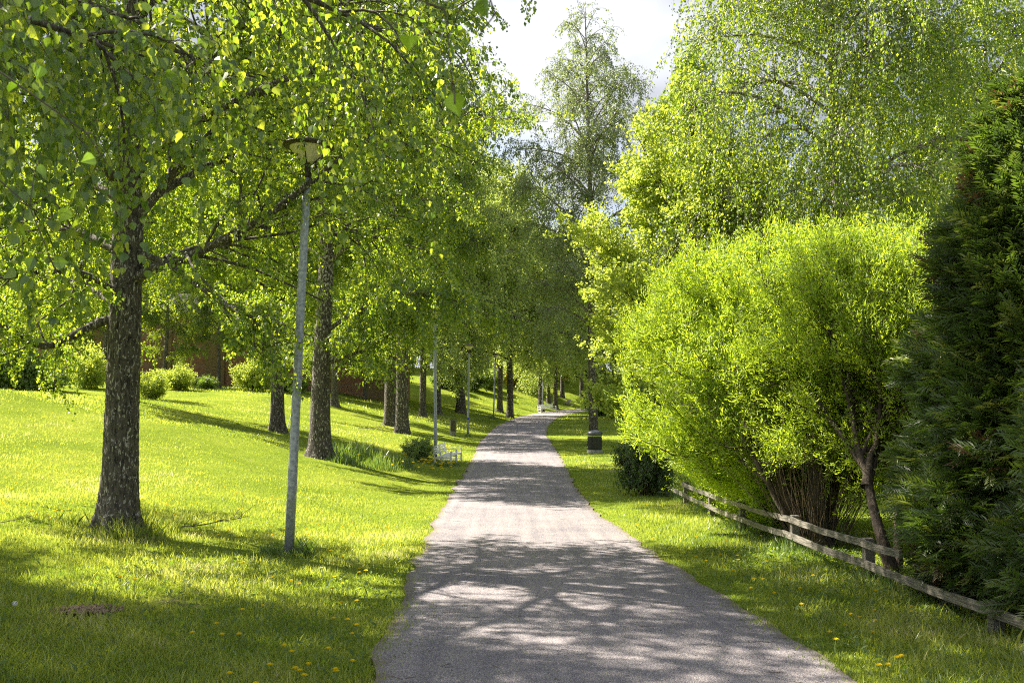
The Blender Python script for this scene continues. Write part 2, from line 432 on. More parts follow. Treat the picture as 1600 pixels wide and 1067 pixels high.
def tubes(geo, P, R, sides, mat=0, cap=False, smooth=True):
    """P (N,K,3) polylines, R (N,K) radii"""
    P = np.asarray(P, float); R = np.asarray(R, float)
    if P.ndim == 2: P = P[None]; R = R[None]
    N, K, _ = P.shape
    T = norm(np.gradient(P, axis=1))
    md = norm(P[:, -1] - P[:, 0])
    ref = np.where((np.abs(md[:, 2:3]) > .8), np.array([[1., 0, 0]]), np.array([[0, 0, 1.]]))[:, None, :]
    A = norm(np.cross(T, np.broadcast_to(ref, T.shape))); B = np.cross(T, A)
    th = np.arange(sides) / sides * 2 * PI
    V = P[:, :, None, :] + R[:, :, None, None] * (A[:, :, None, :] * np.cos(th)[None, None, :, None] + B[:, :, None, :] * np.sin(th)[None, None, :, None])
    base = (np.arange(N) * K * sides)[:, None, None]
    k = (np.arange(K - 1) * sides)[None, :, None]; j = np.arange(sides)[None, None, :]; j2 = (j + 1) % sides
    a = base + k + j; b = base + k + j2; c = base + k + sides + j2; d = base + k + sides + j
    Fq = np.stack([a + 0 * b, b + 0 * a, c, d], -1).reshape(-1, 4)
    geo.add(V.reshape(-1, 3), Fq, mat, None, smooth)
    if cap:
        top = (base[:, 0, 0][:, None] + (K - 1) * sides + np.arange(sides)[None]); geo.add(np.zeros((0, 3)), top - geo.n, mat)
        bot = (base[:, 0, 0][:, None] + np.arange(sides)[None][:, ::-1]); geo.add(np.zeros((0, 3)), bot - geo.n, mat)


def fixcap(geo):
    pass


def cyl(geo, p0, p1, r0, r1=None, sides=12, mat=0, smooth=True):
    r1 = r0 if r1 is None else r1
    P = np.array([p0, p1], float)[None]; n0 = geo.n
    tubes(geo, P, np.array([[r0, r1]]), sides, mat, False, smooth)
    geo.f.append((np.arange(sides)[None, ::-1] + n0, mat, None, False)); geo.f.append((np.arange(sides)[None] + n0 + sides, mat, None, False))


def lathe(geo, prof, sides=24, mat=0, c=(0, 0, 0), smooth=True):
    prof = np.array(prof, float); th = np.arange(sides) / sides * 2 * PI; n0 = geo.n; K = len(prof)
    V = np.stack([prof[:, 0:1] * np.cos(th), prof[:, 0:1] * np.sin(th), np.repeat(prof[:, 1:2], sides, 1)], -1) + np.array(c)
    k = (np.arange(K - 1) * sides)[:, None]; j = np.arange(sides)[None]; j2 = (j + 1) % sides
    geo.add(V.reshape(-1, 3), np.stack([k + j, k + j2, k + sides + j2, k + sides + j], -1).reshape(-1, 4), mat, None, smooth)
    geo.f.append((np.arange(sides)[None, ::-1] + n0, mat, None, False)); geo.f.append((np.arange(sides)[None] + n0 + (K - 1) * sides, mat, None, False))


def box(geo, c, s, rot=None, mat=0, bev=0.0):
    """box with chamfered vertical+horizontal edges when bev > 0"""
    h = np.array(s, float) / 2
    if bev <= 0:
        V = np.array([(x, y, z) for x in (-1, 1) for y in (-1, 1) for z in (-1, 1)], float) * h
        Fq = [[0, 1, 3, 2], [4, 6, 7, 5], [0, 4, 5, 1], [2, 3, 7, 6], [0, 2, 6, 4], [1, 5, 7, 3]]
        groups = [np.array(Fq)]
    else:
        V = []; ids = {}
        for sx in (-1, 1):
            for sy in (-1, 1):
                for sz in (-1, 1):
                    for ax in range(3):
                        p = h - bev; p = p.copy(); p[ax] = h[ax]
                        ids[(sx, sy, sz, ax)] = len(V); V.append(p * np.array([sx, sy, sz]))
        V = np.array(V); q = []; tr = []
        for ax in range(3):
            o1, o2 = [a for a in range(3) if a != ax]
            for s_ in (-1, 1):
                f = []
                for u, v_ in ((-1, -1), (1, -1), (1, 1), (-1, 1)):
                    k = [0, 0, 0]; k[ax] = s_; k[o1] = u; k[o2] = v_; f.append(ids[(*k, ax)])
                q.append(f)
        for ax in range(3):
            o1, o2 = [a for a in range(3) if a != ax]
            for u in (-1, 1):
                for v_ in (-1, 1):
                    def K_(w_, a_):
                        k = [0, 0, 0]; k[ax] = w_; k[o1] = u; k[o2] = v_; return ids[(*k, a_)]
                    q.append([K_(-1, o1), K_(1, o1), K_(1, o2), K_(-1, o2)])
        for sx in (-1, 1):
            for sy in (-1, 1):
                for sz in (-1, 1): tr.append([ids[(sx, sy, sz, a)] for a in range(3)])
        groups = [np.array(q), np.array(tr)]
    if rot is not None: V = V @ np.array(rot).T
    n0 = geo.n
    geo.add(V + np.array(c, float), groups[0], mat)
    for g in groups[1:]: geo.f.append((g + n0, mat, None, False))


def rotz(a): return np.array([[math.cos(a), -math.sin(a), 0], [math.sin(a), math.cos(a), 0], [0, 0, 1.]])
def rotx(a): return np.array([[1., 0, 0], [0, math.cos(a), -math.sin(a)], [0, math.sin(a), math.cos(a)]])
def roty(a): return np.array([[math.cos(a), 0, math.sin(a)], [0, 1., 0], [-math.sin(a), 0, math.cos(a)]])


def kites(geo, base, d, n, L_, W, rng, mat=0, fold=.12, wide=.42):
    """a leaf: folded four-point blade"""
    d = norm(d); s = norm(np.cross(d, n)); n = np.cross(s, d); L_ = L_[:, None]; W = W[:, None]
    v0 = base; v2 = base + d * L_; m = base + d * L_ * wide + n * L_ * fold
    V = np.stack([v0, m + s * W * .5, v2, m - s * W * .5], 1)
    N = len(base)
    geo.add(V.reshape(-1, 3), np.arange(N * 4).reshape(N, 4), mat, rng.random(N))


def fine_leaves(geo, base, d, n, L_, rng, mat=0, stalk=None, fold=.16, rnd=None):
    """birch leaf with stalk, shoulders and pointed tip, in two folded halves"""
    d = norm(d); s = norm(np.cross(d, n)); n = np.cross(s, d); N = len(base)
    b0 = base; base = base + d * L_[:, None] * .28
    prof = [(0, 0), (.10, .30), (.30, .44), (.55, .33), (.8, .12), (1, 0)]
    curl = rng.normal(0, .10, N)
    def P(u, v, sg): return base + d * (L_ * u)[:, None] + s * (L_ * v * sg)[:, None] + n * (L_ * (v * fold * 2 + curl * u * u))[:, None]
    V = [P(u, 0, 1) for u, v in (prof[0], prof[-1])] + [P(u, v, 1) for u, v in prof[1:-1]] + [P(u, v, -1) for u, v in prof[1:-1]]
    V = np.stack(V, 1)
    off = (np.arange(N) * 10)[:, None]
    f1 = off + np.array([0, 2, 3, 4, 5, 1])[None]; f2 = off + np.array([0, 1, 9, 8, 7, 6])[None]
    r = rng.random(N) if rnd is None else rnd
    geo.add(V.reshape(-1, 3), np.concatenate([f1, f2]), mat, np.concatenate([r, r]))
    if stalk is not None:
        V = np.stack([b0 - s * .0012, b0 + s * .0012, base + s * .0004], 1); geo.add(V.reshape(-1, 3), np.arange(N * 3).reshape(N, 3), stalk, r)


def strands(base, d, length, K, bias, wob, rng):
    """N polylines that start along d and bend by bias"""
    d = norm(np.asarray(d, float)); P = [base]; st = (length / (K - 1))[:, None]; p = base
    for k in range(K - 1):
        d = norm(d + bias * (k + .5) / (K - 1) + rng.normal(0, wob, d.shape)); p = p + d * st; P.append(p)
    return np.stack(P, 1)


def pick(P, R, n, s0, s1, rng, wpow=1.0):
    """random points on polylines: position, tangent, s, branch radius, branch index"""
    seg = np.linalg.norm(np.diff(P, axis=1), axis=2).sum(1) ** wpow
    i = rng.choice(len(P), n, p=seg / seg.sum()); s = rng.uniform(s0, s1, n); K = P.shape[1]
    q = s * (K - 1); k = np.minimum(q.astype(int), K - 2); f = (q - k)[:, None]
    a = P[i, k]; b = P[i, k + 1]
    return a * (1 - f) + b * f, norm(b - a), s, R[i, k] * (1 - f[:, 0]) + R[i, k + 1] * f[:, 0], i


def trunk_line(H, r0, rng, K=30, wob=.05, flare=.7, lean=(0, 0), tip=.012, bend=.0):
    z = H * (np.arange(K) / (K - 1)) ** 1.25; t = z / H
    ph = rng.uniform(0, 6.28, 6)
    x = lean[0] * t + wob * H * .1 * (np.sin(t * 5 + ph[0]) * .6 + np.sin(t * 11 + ph[1]) * .3 - np.sin(ph[0]) * .6 - np.sin(ph[1]) * .3) * np.minimum(1, t * 3)
    y = lean[1] * t + wob * H * .1 * (np.sin(t * 5 + ph[2]) * .6 + np.sin(t * 11 + ph[3]) * .3 - np.sin(ph[2]) * .6 - np.sin(ph[3]) * .3) * np.minimum(1, t * 3)
    r = tip + (r0 - tip) * (1 - t) ** .85 + r0 * flare * np.exp(-z / .28)
    P = np.stack([x, y, z - .12], 1)
    return P, r


def rough_trunk(geo, P, r, sides, amp, mat=0, seed=0, fine=None, lobes=5):
    """trunk surface with root flare lobes and furrows in the mesh"""
    if fine:
        z = np.concatenate([np.linspace(P[0, 2], fine[0], fine[1]), P[P[:, 2] > fine[0] + .05][:, 2]])
        P2 = np.stack([np.interp(z, P[:, 2], P[:, 0]), np.interp(z, P[:, 2], P[:, 1]), z], 1); r = np.interp(z, P[:, 2], r); P = P2
    K = len(P); th = np.arange(sides) / sides * 2 * PI; V = np.zeros((K, sides, 3))
    for k in range(K):
        zz = P[k, 2]; fl = .22 * math.exp(-max(0, zz) / .25)
        for j in range(sides):
            c, s_ = math.cos(th[j]), math.sin(th[j])
            rr = r[k] * (1 + fl * math.sin(lobes * th[j] + seed)) * (1 + .05 * math.sin(2 * th[j] + zz * .8 + seed))
            if amp and r[k] > .04:
                nn = mnoise.noise((c * r[k] * 22 + seed, s_ * r[k] * 22, zz * 5.5)); n3 = mnoise.noise((c * r[k] * 55, s_ * r[k] * 55 + seed, zz * 16))
                rr += amp * (-.8 * abs(nn) * 2 + .5 * n3 + .4)
            V[k, j] = (P[k, 0] + rr * c, P[k, 1] + rr * s_, zz)
    k = (np.arange(K - 1) * sides)[:, None]; j = np.arange(sides)[None]; j2 = (j + 1) % sides
    geo.add(V.reshape(-1, 3), np.stack([k + j, k + j2, k + sides + j2, k + sides + j], -1).reshape(-1, 4), mat, None, True)


def env_birch(t): return np.clip((t + .16) ** .45 * (1.06 - t) ** .75 * 1.25, .05, 1)
def env_narrow(t): return np.clip((t + .12) ** .5 * (1.03 - t) ** .8 * 1.35, .05, 1)


def make_tree(name, seed, H, R, zb, r0, nl=30, ns=320, nt=2600, per=40, leaf=.055, ltw=1.0, droop=.5, env=env_birch, el0=45, el1=70,
              tipdrop=70, bark='bark_birch', lmat='birch_leaf', extra=None, skip_extra_leaf=False, sides=14, rough=0.0, fine=None, wide=.8, wob=.05, lean=(0, 0),
              twr=.004, az0=0.0, sec_len=.42, s0=.3, detail=False, flare=.7, leafdown=.9, tail=None, azfilter=None, scatter=.03):
    rng = np.random.default_rng(seed)
    P, r = trunk_line(H, r0, rng, 34, wob, flare, lean)
    gt = Geo()
    rough_trunk(gt, P, r, sides, rough, 0, seed, fine)
    limbs = []; lr = []
    K = 10
    for i in range(nl):
        t = (i + rng.uniform(.1, .9)) / nl; h = zb + (H * .97 - zb) * t
        az = az0 + i * 2.399 + rng.normal(0, .35)
        if azfilter is not None and azfilter(az, h): continue
        ln = R * float(env(t)) * rng.uniform(.72, 1.12) * 1.15
        e = math.radians(el0 + (el1 - el0) * t + rng.normal(0, 7)); td = math.radians(tipdrop) * rng.uniform(.7, 1.25)
        p = np.array([np.interp(h, P[:, 2], P[:, 0]), np.interp(h, P[:, 2], P[:, 1]), h]); pts = [p]
        for k in range(K - 1):
            s = (k + .5) / (K - 1); ee = e - td * s ** 1.3; az += rng.normal(0, .10)
            p = p + ln / (K - 1) * np.array([math.cos(az) * math.cos(ee), math.sin(az) * math.cos(ee), math.sin(ee)]) + rng.normal(0, .012 * ln / 3, 3); pts.append(p)
        rb = min(.55 * float(np.interp(h, P[:, 2], r)), .012 + .0125 * ln)
        limbs.append(pts); lr.append(rb * (1 - np.arange(K) / (K - 1)) ** .8 + .005)
    if extra:
        for pts, rb in extra:
            pts = np.array(pts, float); q = np.linspace(0, len(pts) - 1, K)
            # smooth through the given points
            sp = np.stack([np.interp(q, np.arange(len(pts)), pts[:, a]) for a in range(3)], 1)
            sp[1:-1] = sp[1:-1] * .5 + (sp[:-2] + sp[2:]) * .25 + rng.normal(0, .02, (K - 2, 3))
            limbs.append(sp); lr.append(rb * (1 - np.arange(K) / (K - 1)) ** .8 + .006)
    limbs = np.array(limbs); lr = np.array(lr)
    tubes(gt, limbs, lr, 7 if sides > 12 else 5, 0)
    b, tn, s, rr, i = pick(limbs, lr, ns, .18, 1.0, rng)
    L1 = np.linalg.norm(np.diff(limbs, axis=1), axis=2).sum(1)[i]
    pr = norm(np.cross(tn, rng.normal(0, 1, b.shape))); pr[:, 2] *= .6
    d = tn * .55 + pr * .85
    ln = np.clip(sec_len * L1 * (1.1 - .65 * s) * rng.uniform(.6, 1.2, ns), .3, 3.4)
    sec = strands(b, d, ln, 7, np.array([0, 0, -droop * .6]), .13, rng)
    sr = np.minimum(rr * .6, .006 + .008 * ln)[:, None] * (1 - np.arange(7) / 6)[None] ** .8 + .003
    tubes(gt, sec, sr, 4, 0)
    tm = gt.mesh(name + '_trunk', [bark])
    # twigs
    gc = Geo()
    allP = [(sec, sr, int(nt * .8), .12), (limbs, lr, nt - int(nt * .8), .45)]
    bs, ds = [], []
    for P_, R_, n_, a0 in allP:
        b, tn, s, rr, i = pick(P_, R_, n_, a0, 1.0, rng)
        pr = norm(np.cross(tn, rng.normal(0, 1, b.shape))); bs.append(b); ds.append(tn * .5 + pr * .7)
    b = np.concatenate(bs); d = np.concatenate(ds)
    ln = ltw * rng.uniform(.35, 1.35, len(b))
    if tail is not None: ln = ln * tail(b)
    tw = strands(b, d, ln, 6, np.array([0, 0, -droop * 1.7]), .12, rng)
    trd = twr * (1 - .75 * np.arange(6) / 5)[None] * np.ones((len(b), 1))
    tubes(gc, tw, trd, 3, 1, False, False)
    n = int(len(b) * per)
    p, tn, s, rr, i = pick(tw, trd, n, .12, 1.0, rng)
    p = p + rng.normal(0, scatter, p.shape)
    dd = rng.normal(0, .55, p.shape) + tn * .4; dd[:, 2] -= leafdown
    nn = rng.normal(0, 1, p.shape); nn[:, 2] *= .7
    Ls = leaf * rng.uniform(.7, 1.25, n)
    if detail: fine_leaves(gc, p, dd, nn, Ls, rng, 0, 1)
    else: kites(gc, p, dd, nn, Ls, Ls * wide, rng, 0)
    cm = gc.mesh(name + '_crown', [lmat, 'twig'])
    return tm, cm


def thing(name, label, cat, loc=(0, 0, 0), rz=0.0, group=None, kind=None):
    o = bpy.data.objects.new(name, None); COL.objects.link(o); o.location = loc; o.rotation_euler = (0, 0, rz)
    o.empty_display_size = .2; o['label'] = label; o['category'] = cat
    if group: o['group'] = group
    if kind: o['kind'] = kind
    return o


def tag(o, label=None, cat=None, group=None, kind=None):
    if label: o['label'] = label
    if cat: o['category'] = cat
    if group: o['group'] = group
    if kind: o['kind'] = kind
    return o


def plant_tree(name, meshes, label, cat, loc, rz=0, sc=1.0, group=None, scz=None):
    t = thing(name, label, cat, loc, rz, group); t.scale = (sc, sc, scz or sc)
    link_mesh('trunk', meshes[0], t); link_mesh('crown', meshes[1], t)
    return t


# ------------------------------------------------------------ ground
def grid_obj(name, xs, ys, zf, mat, attr=None):
    X, Y = np.meshgrid(xs, ys); Z = zf(X, Y); nx, ny = len(xs), len(ys)
    V = np.stack([X, Y, Z], -1).reshape(-1, 3)
    a = (np.arange(ny - 1) * nx)[:, None] + np.arange(nx - 1)[None]
    Fq = np.stack([a, a + 1, a + nx + 1, a + nx], -1).reshape(-1, 4)
    g = Geo(); g.add(V, Fq, 0, None, True); me = g.mesh(name, [mat])
    if attr:
        at_ = me.attributes.new(attr[0], 'FLOAT', 'POINT'); at_.data.foreach_set('value', attr[1](X, Y).ravel().astype(np.float32))
    return link_mesh(name, me)


xs = np.concatenate([-np.geomspace(1500, 16, 26), np.arange(-15.6, 15.6, .3), np.geomspace(16, 1500, 26)])
ys = np.concatenate([-np.geomspace(400, 11, 10), np.arange(-10, 2, 1), np.arange(2, 40, .3), np.arange(40, 135, .7), np.geomspace(136, 2100, 26)])


def dirt(X, Y):
    e = edge(X, Y)
    d = np.exp(-np.maximum(e, 0) / .22) * .55
    for (px_, py_, rr) in DIRT_SPOTS: d = np.maximum(d, .75 * np.exp(-((X - px_) ** 2 + (Y - py_) ** 2) / rr ** 2))
    return d


DIRT_SPOTS = [(-2.85, 8.7, .42), (-3.36, 7.95, .2)]
# bare ground under the willows and the thuja row
for i_ in range(10): DIRT_SPOTS.append((5.1 + .4 * math.sin(i_ * 2.1), 5.5 + i_ * 1.0, .55))
ground = grid_obj('ground', xs, ys, lambda X, Y: hfun(X, Y) - .012 * (np.abs(X - xc(Y)) < hw(Y)), 'lawn', ('dirt', dirt))
tag(ground, kind='structure')

# path sheet: ragged edges, laid 10-20 mm above the soil
tys = np.concatenate([np.arange(-14, 40, .12), np.arange(40, 135, .3)])
U = np.linspace(-1, 1, 21)
cx = xc(tys); tx = np.gradient(cx, tys); nl_ = np.sqrt(1 + tx ** 2)
rngp = np.random.default_rng(5)
ragL = np.convolve(rngp.normal(0, 1, len(tys) + 8), np.hanning(9) / 3, 'same')[4:-4] * .05 + .015 * np.sin(tys * 2.7)
ragR = np.convolve(rngp.normal(0, 1, len(tys) + 8), np.hanning(9) / 3, 'same')[4:-4] * .05 + .015 * np.sin(tys * 2.3 + 2)
half = np.where(U[None] < 0, (hw(tys) + ragL - np.interp(tys, [6, 12, 18, 32, 45], [0, .12, .2, .22, .1]))[:, None], (hw(tys) + ragR)[:, None])
PX = cx[:, None] + U[None] * half / nl_[:, None]; PY = tys[:, None] - U[None] * half * (tx / nl_)[:, None]
PZZ = hfun(PX, PY) + .012 + .02 * (1 - U[None] ** 2)
V = np.stack([PX, PY, PZZ], -1).reshape(-1, 3); nx = len(U)
a_ = (np.arange(len(tys) - 1) * nx)[:, None] + np.arange(nx - 1)[None]
g = Geo(); g.add(V, np.stack([a_, a_ + 1, a_ + nx + 1, a_ + nx], -1).reshape(-1, 4), 0, None, True)
me = g.mesh('path', ['path']); at_ = me.attributes.new('edge', 'FLOAT', 'POINT')
at_.data.foreach_set('value', np.broadcast_to(np.abs(U)[None] ** 3, PX.shape).ravel().astype(np.float32))
tag(link_mesh('path', me), kind='structure')


# ------------------------------------------------------------ grass blades
def blades(geo, x, y, h, wd, rng, lean=.45, seg2=True, rnd=None, mat=0, dz=-.005):
    N = len(x); z = hfun(x, y) + dz; a = rng.uniform(0, 2 * PI, N)
    s = np.stack([np.cos(a), np.sin(a), 0 * a], 1); ld = rng.uniform(0, 2 * PI, N); lm = rng.uniform(0, lean, N) * h
    b = np.stack([x, y, z], 1); le = np.stack([np.cos(ld) * lm, np.sin(ld) * lm, 0 * a], 1)
    up = np.array([0, 0, 1.])
    r = rng.random(N) if rnd is None else rnd
    if seg2:
        m = b + up * (h * .55)[:, None] + le * .35; t = b + up * (h * .95)[:, None] + le
        V = np.stack([b - s * wd[:, None] * .5, b + s * wd[:, None] * .5, m + s * wd[:, None] * .4, t, m - s * wd[:, None] * .4], 1)
        geo.add(V.reshape(-1, 3), np.arange(N * 5).reshape(N, 5), mat, r)
    else:
        t = b + up * h[:, None] + le
        V = np.stack([b - s * wd[:, None] * .5, b + s * wd[:, None] * .5, t], 1)
        geo.add(V.reshape(-1, 3), np.arange(N * 3).reshape(N, 3), mat, r)


def on_path(x, y, rng):
    e = edge(x, y) - .03 * np.sin(y * 9) - .03 * np.sin(y * 4.1 + x)
    return e < .03 - rng.exponential(.085, len(x)) + .05 * np.sin(y * 1.3)


def patchy(x, y):
    return (.5 + .25 * np.sin(x * 1.9 + 2 * np.sin(y * .7)) * np.sin(y * 1.3 + 1.1) + .15 * np.sin(x * 5.1 + y * 2) * np.sin(y * 4.3 - x) + .12 * np.sin(x * .31 + y * .23))


rg = np.random.default_rng(11)
gg = Geo()
for (d0, d1, n, h0, w0, seg) in ((2.6, 6, 60000, .055, .0045, True), (6, 13, 190000, .055, .007, True), (13, 28, 180000, .045, .012, False), (28, 60, 120000, .055, .028, False), (60, 130, 70000, .11, .07, False)):
    d = 1 / (1 / d0 - rg.random(n) * (1 / d0 - 1 / d1)); x = rg.uniform(-1, 1, n) * (.60 * d + 1.2)
    keep = ~on_path(x, d, rg); x = x[keep]; d = d[keep]
    q = patchy(x, d); shade_side = (x > 3.6) & (d < 24)
    kp = rg.random(len(x)) < np.where(shade_side, .45, 1.0)
    for (sx, sy, sr) in DIRT_SPOTS[:2]: kp &= ~(((x - sx) ** 2 + (d - sy) ** 2 < (sr * .8) ** 2) & (rg.random(len(x)) < .85))
    x = x[kp]; d = d[kp]; q = q[kp]
    e = edge(x, d)
    h = h0 * (.5 + 1.0 * q) * rg.uniform(.5, 1.35, len(x)) * np.where(e < .3, .65, 1) * np.where(rg.random(len(x)) < .06, 1.7, 1) * np.where((x > xc(d) + 2) & (d < 30), 1.5, 1)
    blades(gg, x, d, h, w0 * rg.uniform(.6, 1.4, len(x)), rg, .8, seg, np.clip(.40 * rg.random(len(x)) + 1.0 * (q - .22) + .12 * np.sin(x * .9 + 2.2 * np.sin(d * .21)) * np.sin(d * .37 + x * .2) + .08 * rg.normal(0, 1, len(x)), 0, 1))
tag(link_mesh('lawn_grass', gg.mesh('lawn_grass', ['grass_blade'])), 'mown green grass of the sloping lawns beside the path', 'grass', None, 'stuff')
# broad weed leaves low in the verge
gw = Geo()
for (xa, xb, ya, yb, n) in ((2.4, 4.6, 4.5, 13, 5200), (-4, -1.0, 5.5, 12, 1600), (3.4, 6.5, 8, 20, 3500)):
    x = rg.uniform(xa, xb, n); y = rg.uniform(ya, yb, n); kp = ~on_path(x, y, rg); x = x[kp]; y = y[kp]
    b = np.stack([x, y, hfun(x, y) + rg.uniform(.01, .05, len(x))], 1); a = rg.uniform(0, 6.28, len(x))
    d = np.stack([np.cos(a), np.sin(a), rg.uniform(.1, .9, len(x))], 1); nn = np.stack([0 * a, 0 * a, 1 + 0 * a], 1) + rg.normal(0, .3, (len(x), 3))
    kites(gw, b, d, nn, rg.uniform(.03, .085, len(x)), rg.uniform(.015, .035, len(x)), rg, 0, .05, .5)
tag(link_mesh('ground_cover', gw.mesh('ground_cover', ['weed_leaf'])), 'low broad leaved weeds among the grass of the verges', 'weeds', None, 'stuff')
# ------------------------------------------------------------ trees
def limb_px(pts): return [pt(*p) for p in pts]


def rel(pts, o): return [tuple(np.array(p) - np.array(o)) for p in pts]


# big near birch at the left of the path
o1 = at(190, 12.9)
ex = [
    (rel(limb_px([(205, 440, 12.9), (250, 412, 12.6), (320, 395, 12.4), (400, 350, 12.2), (470, 300, 12.0), (545, 235, 12.0), (620, 190, 12.1), (680, 140, 12.3)]), o1), .066),
    (rel(limb_px([(215, 430, 12.9), (290, 385, 13.2), (380, 372, 13.6), (440, 345, 13.8), (520, 352, 14.2), (600, 375, 14.6), (670, 392, 15)]), o1), .06),
    (rel(limb_px([(185, 495, 12.9), (130, 515, 12.8), (60, 552, 12.7), (40, 525, 12.6), (-10, 505, 12.5), (-90, 500, 12.4)]), o1), .06),
    (rel(limb_px([(200, 400, 12.9), (120, 360, 13.3), (30, 345, 13.8), (-60, 330, 14.3), (-150, 345, 14.8)]), o1), .06),
    (rel(limb_px([(215, 395, 12.9), (300, 430, 12.3), (340, 470, 12.0), (375, 485, 11.8), (400, 500, 11.7), (430, 540, 11.6)]), o1), .04),
    (rel(limb_px([(200, 250, 12.9), (300, 190, 12.0), (420, 130, 11.2), (540, 90, 10.6), (640, 55, 10.2), (700, 20, 10.0)]), o1), .05),
    (rel(limb_px([(200, 150, 12.9), (330, 60, 13.5), (480, 0, 14.2), (620, -50, 15), (740, -70, 15.6)]), o1), .07),
    (rel([(-5, 13, 6), (-3.6, 14, 7.4), (-2.6, 14.6, 8.4), (-1.6, 15, 9)], o1), .07),
    (rel([(-5, 13, 7), (-4.2, 11.5, 8.2), (-3.4, 10, 9.2), (-2.6, 8.6, 9.8)], o1), .06), (rel([(-5, 13, 6.5), (-6.6, 12.2, 7.8), (-8.2, 11.4, 9), (-9.6, 10.8, 9.6)], o1), .06),
    (rel(limb_px([(205, 330, 12.9), (330, 250, 14.2), (480, 200, 15.2), (620, 180, 16), (740, 200, 16.6)]), o1), .06),
    (rel(limb_px([(200, 460, 12.9), (110, 420, 12.2), (40, 430, 11.6), (-60, 440, 11.2)]), o1), .045),
    (rel(limb_px([(190, 480, 12.9), (130, 440, 14.2), (60, 430, 15.6), (-20, 440, 17)]), o1), .045),
]
t1 = make_tree('near_birch', 3, 14, 5.8, 3.8, .24, nl=36, ns=660, nt=7000, per=38, leaf=.047, ltw=.5, droop=.28, bark='bark_old', extra=ex,
               sides=72, rough=.016, fine=(3.6, 190), el0=30, el1=65, tipdrop=45, flare=.8, wob=.02, s0=.3)
plant_tree('birch_tree', t1, 'large old birch with thick furrowed dark trunk behind the first lamp post', 'tree', o1)

midA = make_tree('mid_birch_a', 21, 15.5, 5.6, 5.2, .30, nl=38, ns=500, nt=5200, per=22, leaf=.085, ltw=.7, droop=.35, el0=35, el1=65, tipdrop=50, twr=.006, scatter=.05, flare=.6,
                 extra=[([(0, 0, 2.5), (.6, 0, 2.8), (1.4, -.1, 3.0), (2.0, -.2, 3.6), (3.0, -.4, 4.0)], .06), ([(0, 0, 3.4), (1.2, -.4, 4.2), (2.4, -1, 4.5), (3.6, -1.5, 4.3), (4.5, -1.9, 3.8)], .06), ([(0, 0, 3.2), (-.9, .1, 3.6), (-2, .2, 4.3), (-3, .2, 4.4)], .05)])
midB = make_tree('mid_birch_b', 22, 15.0, 5.3, 4.2, .24, nl=38, ns=500, nt=5200, per=22, leaf=.085, ltw=.85, droop=.45, el0=33, el1=65, tipdrop=58, twr=.006, scatter=.05, flare=.6)
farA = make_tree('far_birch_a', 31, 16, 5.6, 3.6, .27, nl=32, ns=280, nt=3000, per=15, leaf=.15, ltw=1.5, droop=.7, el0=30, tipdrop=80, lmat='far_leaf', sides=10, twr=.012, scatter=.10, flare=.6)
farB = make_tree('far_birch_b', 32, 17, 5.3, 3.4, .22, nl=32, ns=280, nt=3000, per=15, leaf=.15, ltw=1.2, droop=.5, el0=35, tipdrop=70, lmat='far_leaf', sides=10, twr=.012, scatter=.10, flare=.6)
RG = 'birches on the lawn along the path'
for (px, Y, ms, lab, sc, rz) in (
        (500, 27.5, midA, 'stout birch with a low bough, just beside the nearest lamp post', 1.0, 0.0),
        (433, 34, midB, 'slim dark birch on the slope between the lamp post and the brick building', 1.0, .6),
        (628, 48, midB, 'birch with flared foot, front of the pair of trunks above the white bench', 1.32, 1.9),
        (610, 53, midA, 'birch half hidden behind the front trunk of the pair above the white bench', 1.15, 4.1),
        (522, 60, midA, 'slender birch high on the lawn just behind the stout birch', .8, 3.0),
        (660, 66, farA, 'birch behind the second lamp post, beside the pair of trunks', .95, 1.0),
        (683, 72, farB, 'short visible birch trunk just past the second lamp post', 1.2, 2.5),
        (720, 78, farA, 'thin birch between the second and third lamp posts', 1.35, 5.0),
        (781, 92, farB, 'dark leaning birch in front of the small red house', 1.25, .4),
        (797, 84, farB, 'pale barked birch by the bend of the path beside the fourth lamp post', 1.3, 3.3),
        (845, 103, farA, 'birch directly behind the far white bench', 1.1, 2.0),
        (857, 112, farB, 'birch just beyond the far white bench, inner one of three', 1.1, 1.2),
        (868, 108, farA, 'curved birch trunk beside the far white bench, nearest the path', 1.1, 4.4),
        (879, 118, farB, 'birch standing next to the boulder on the far slope', 1.15, 5.5),
        (909, 122, farA, 'birch past the boulder near the last lamp post', 1.1, .9)):
    plant_tree('birch_tree', ms, lab, 'tree', at(px, Y, -.03), rz, sc, RG)
plant_tree('birch_tree', midB, 'birch standing straight behind the large old birch, farther up the lawn', 'tree', at(187, 37, -.03), 3.9, 1.0, RG)

WB = 'birches close to the brick wall'
for (px, Y, sc, lab) in ((-20, 69, .66, 'birch close to the brick wall, farthest from the path'), (85, 71, .62, 'birch close to the brick wall behind the broad leafy bush'), (160, 68, .66, 'birch close to the brick wall, in line with the large old birch'),
                         (255, 70, .6, 'birch close to the brick wall behind the small yellow green bush'), (340, 69, .64, 'birch close to the brick wall, half way along it'), (410, 71, .62, 'birch close to the brick wall behind the slim dark birch'),
                         (475, 72, .66, 'birch close to the brick wall behind the stout birch'), (570, 73, .6, 'birch at the end of the brick wall nearest the path')):
    plant_tree('birch_tree', (midB, midA)[px % 2], lab, 'tree', at(px, Y, -.03), px * .37, sc, WB)

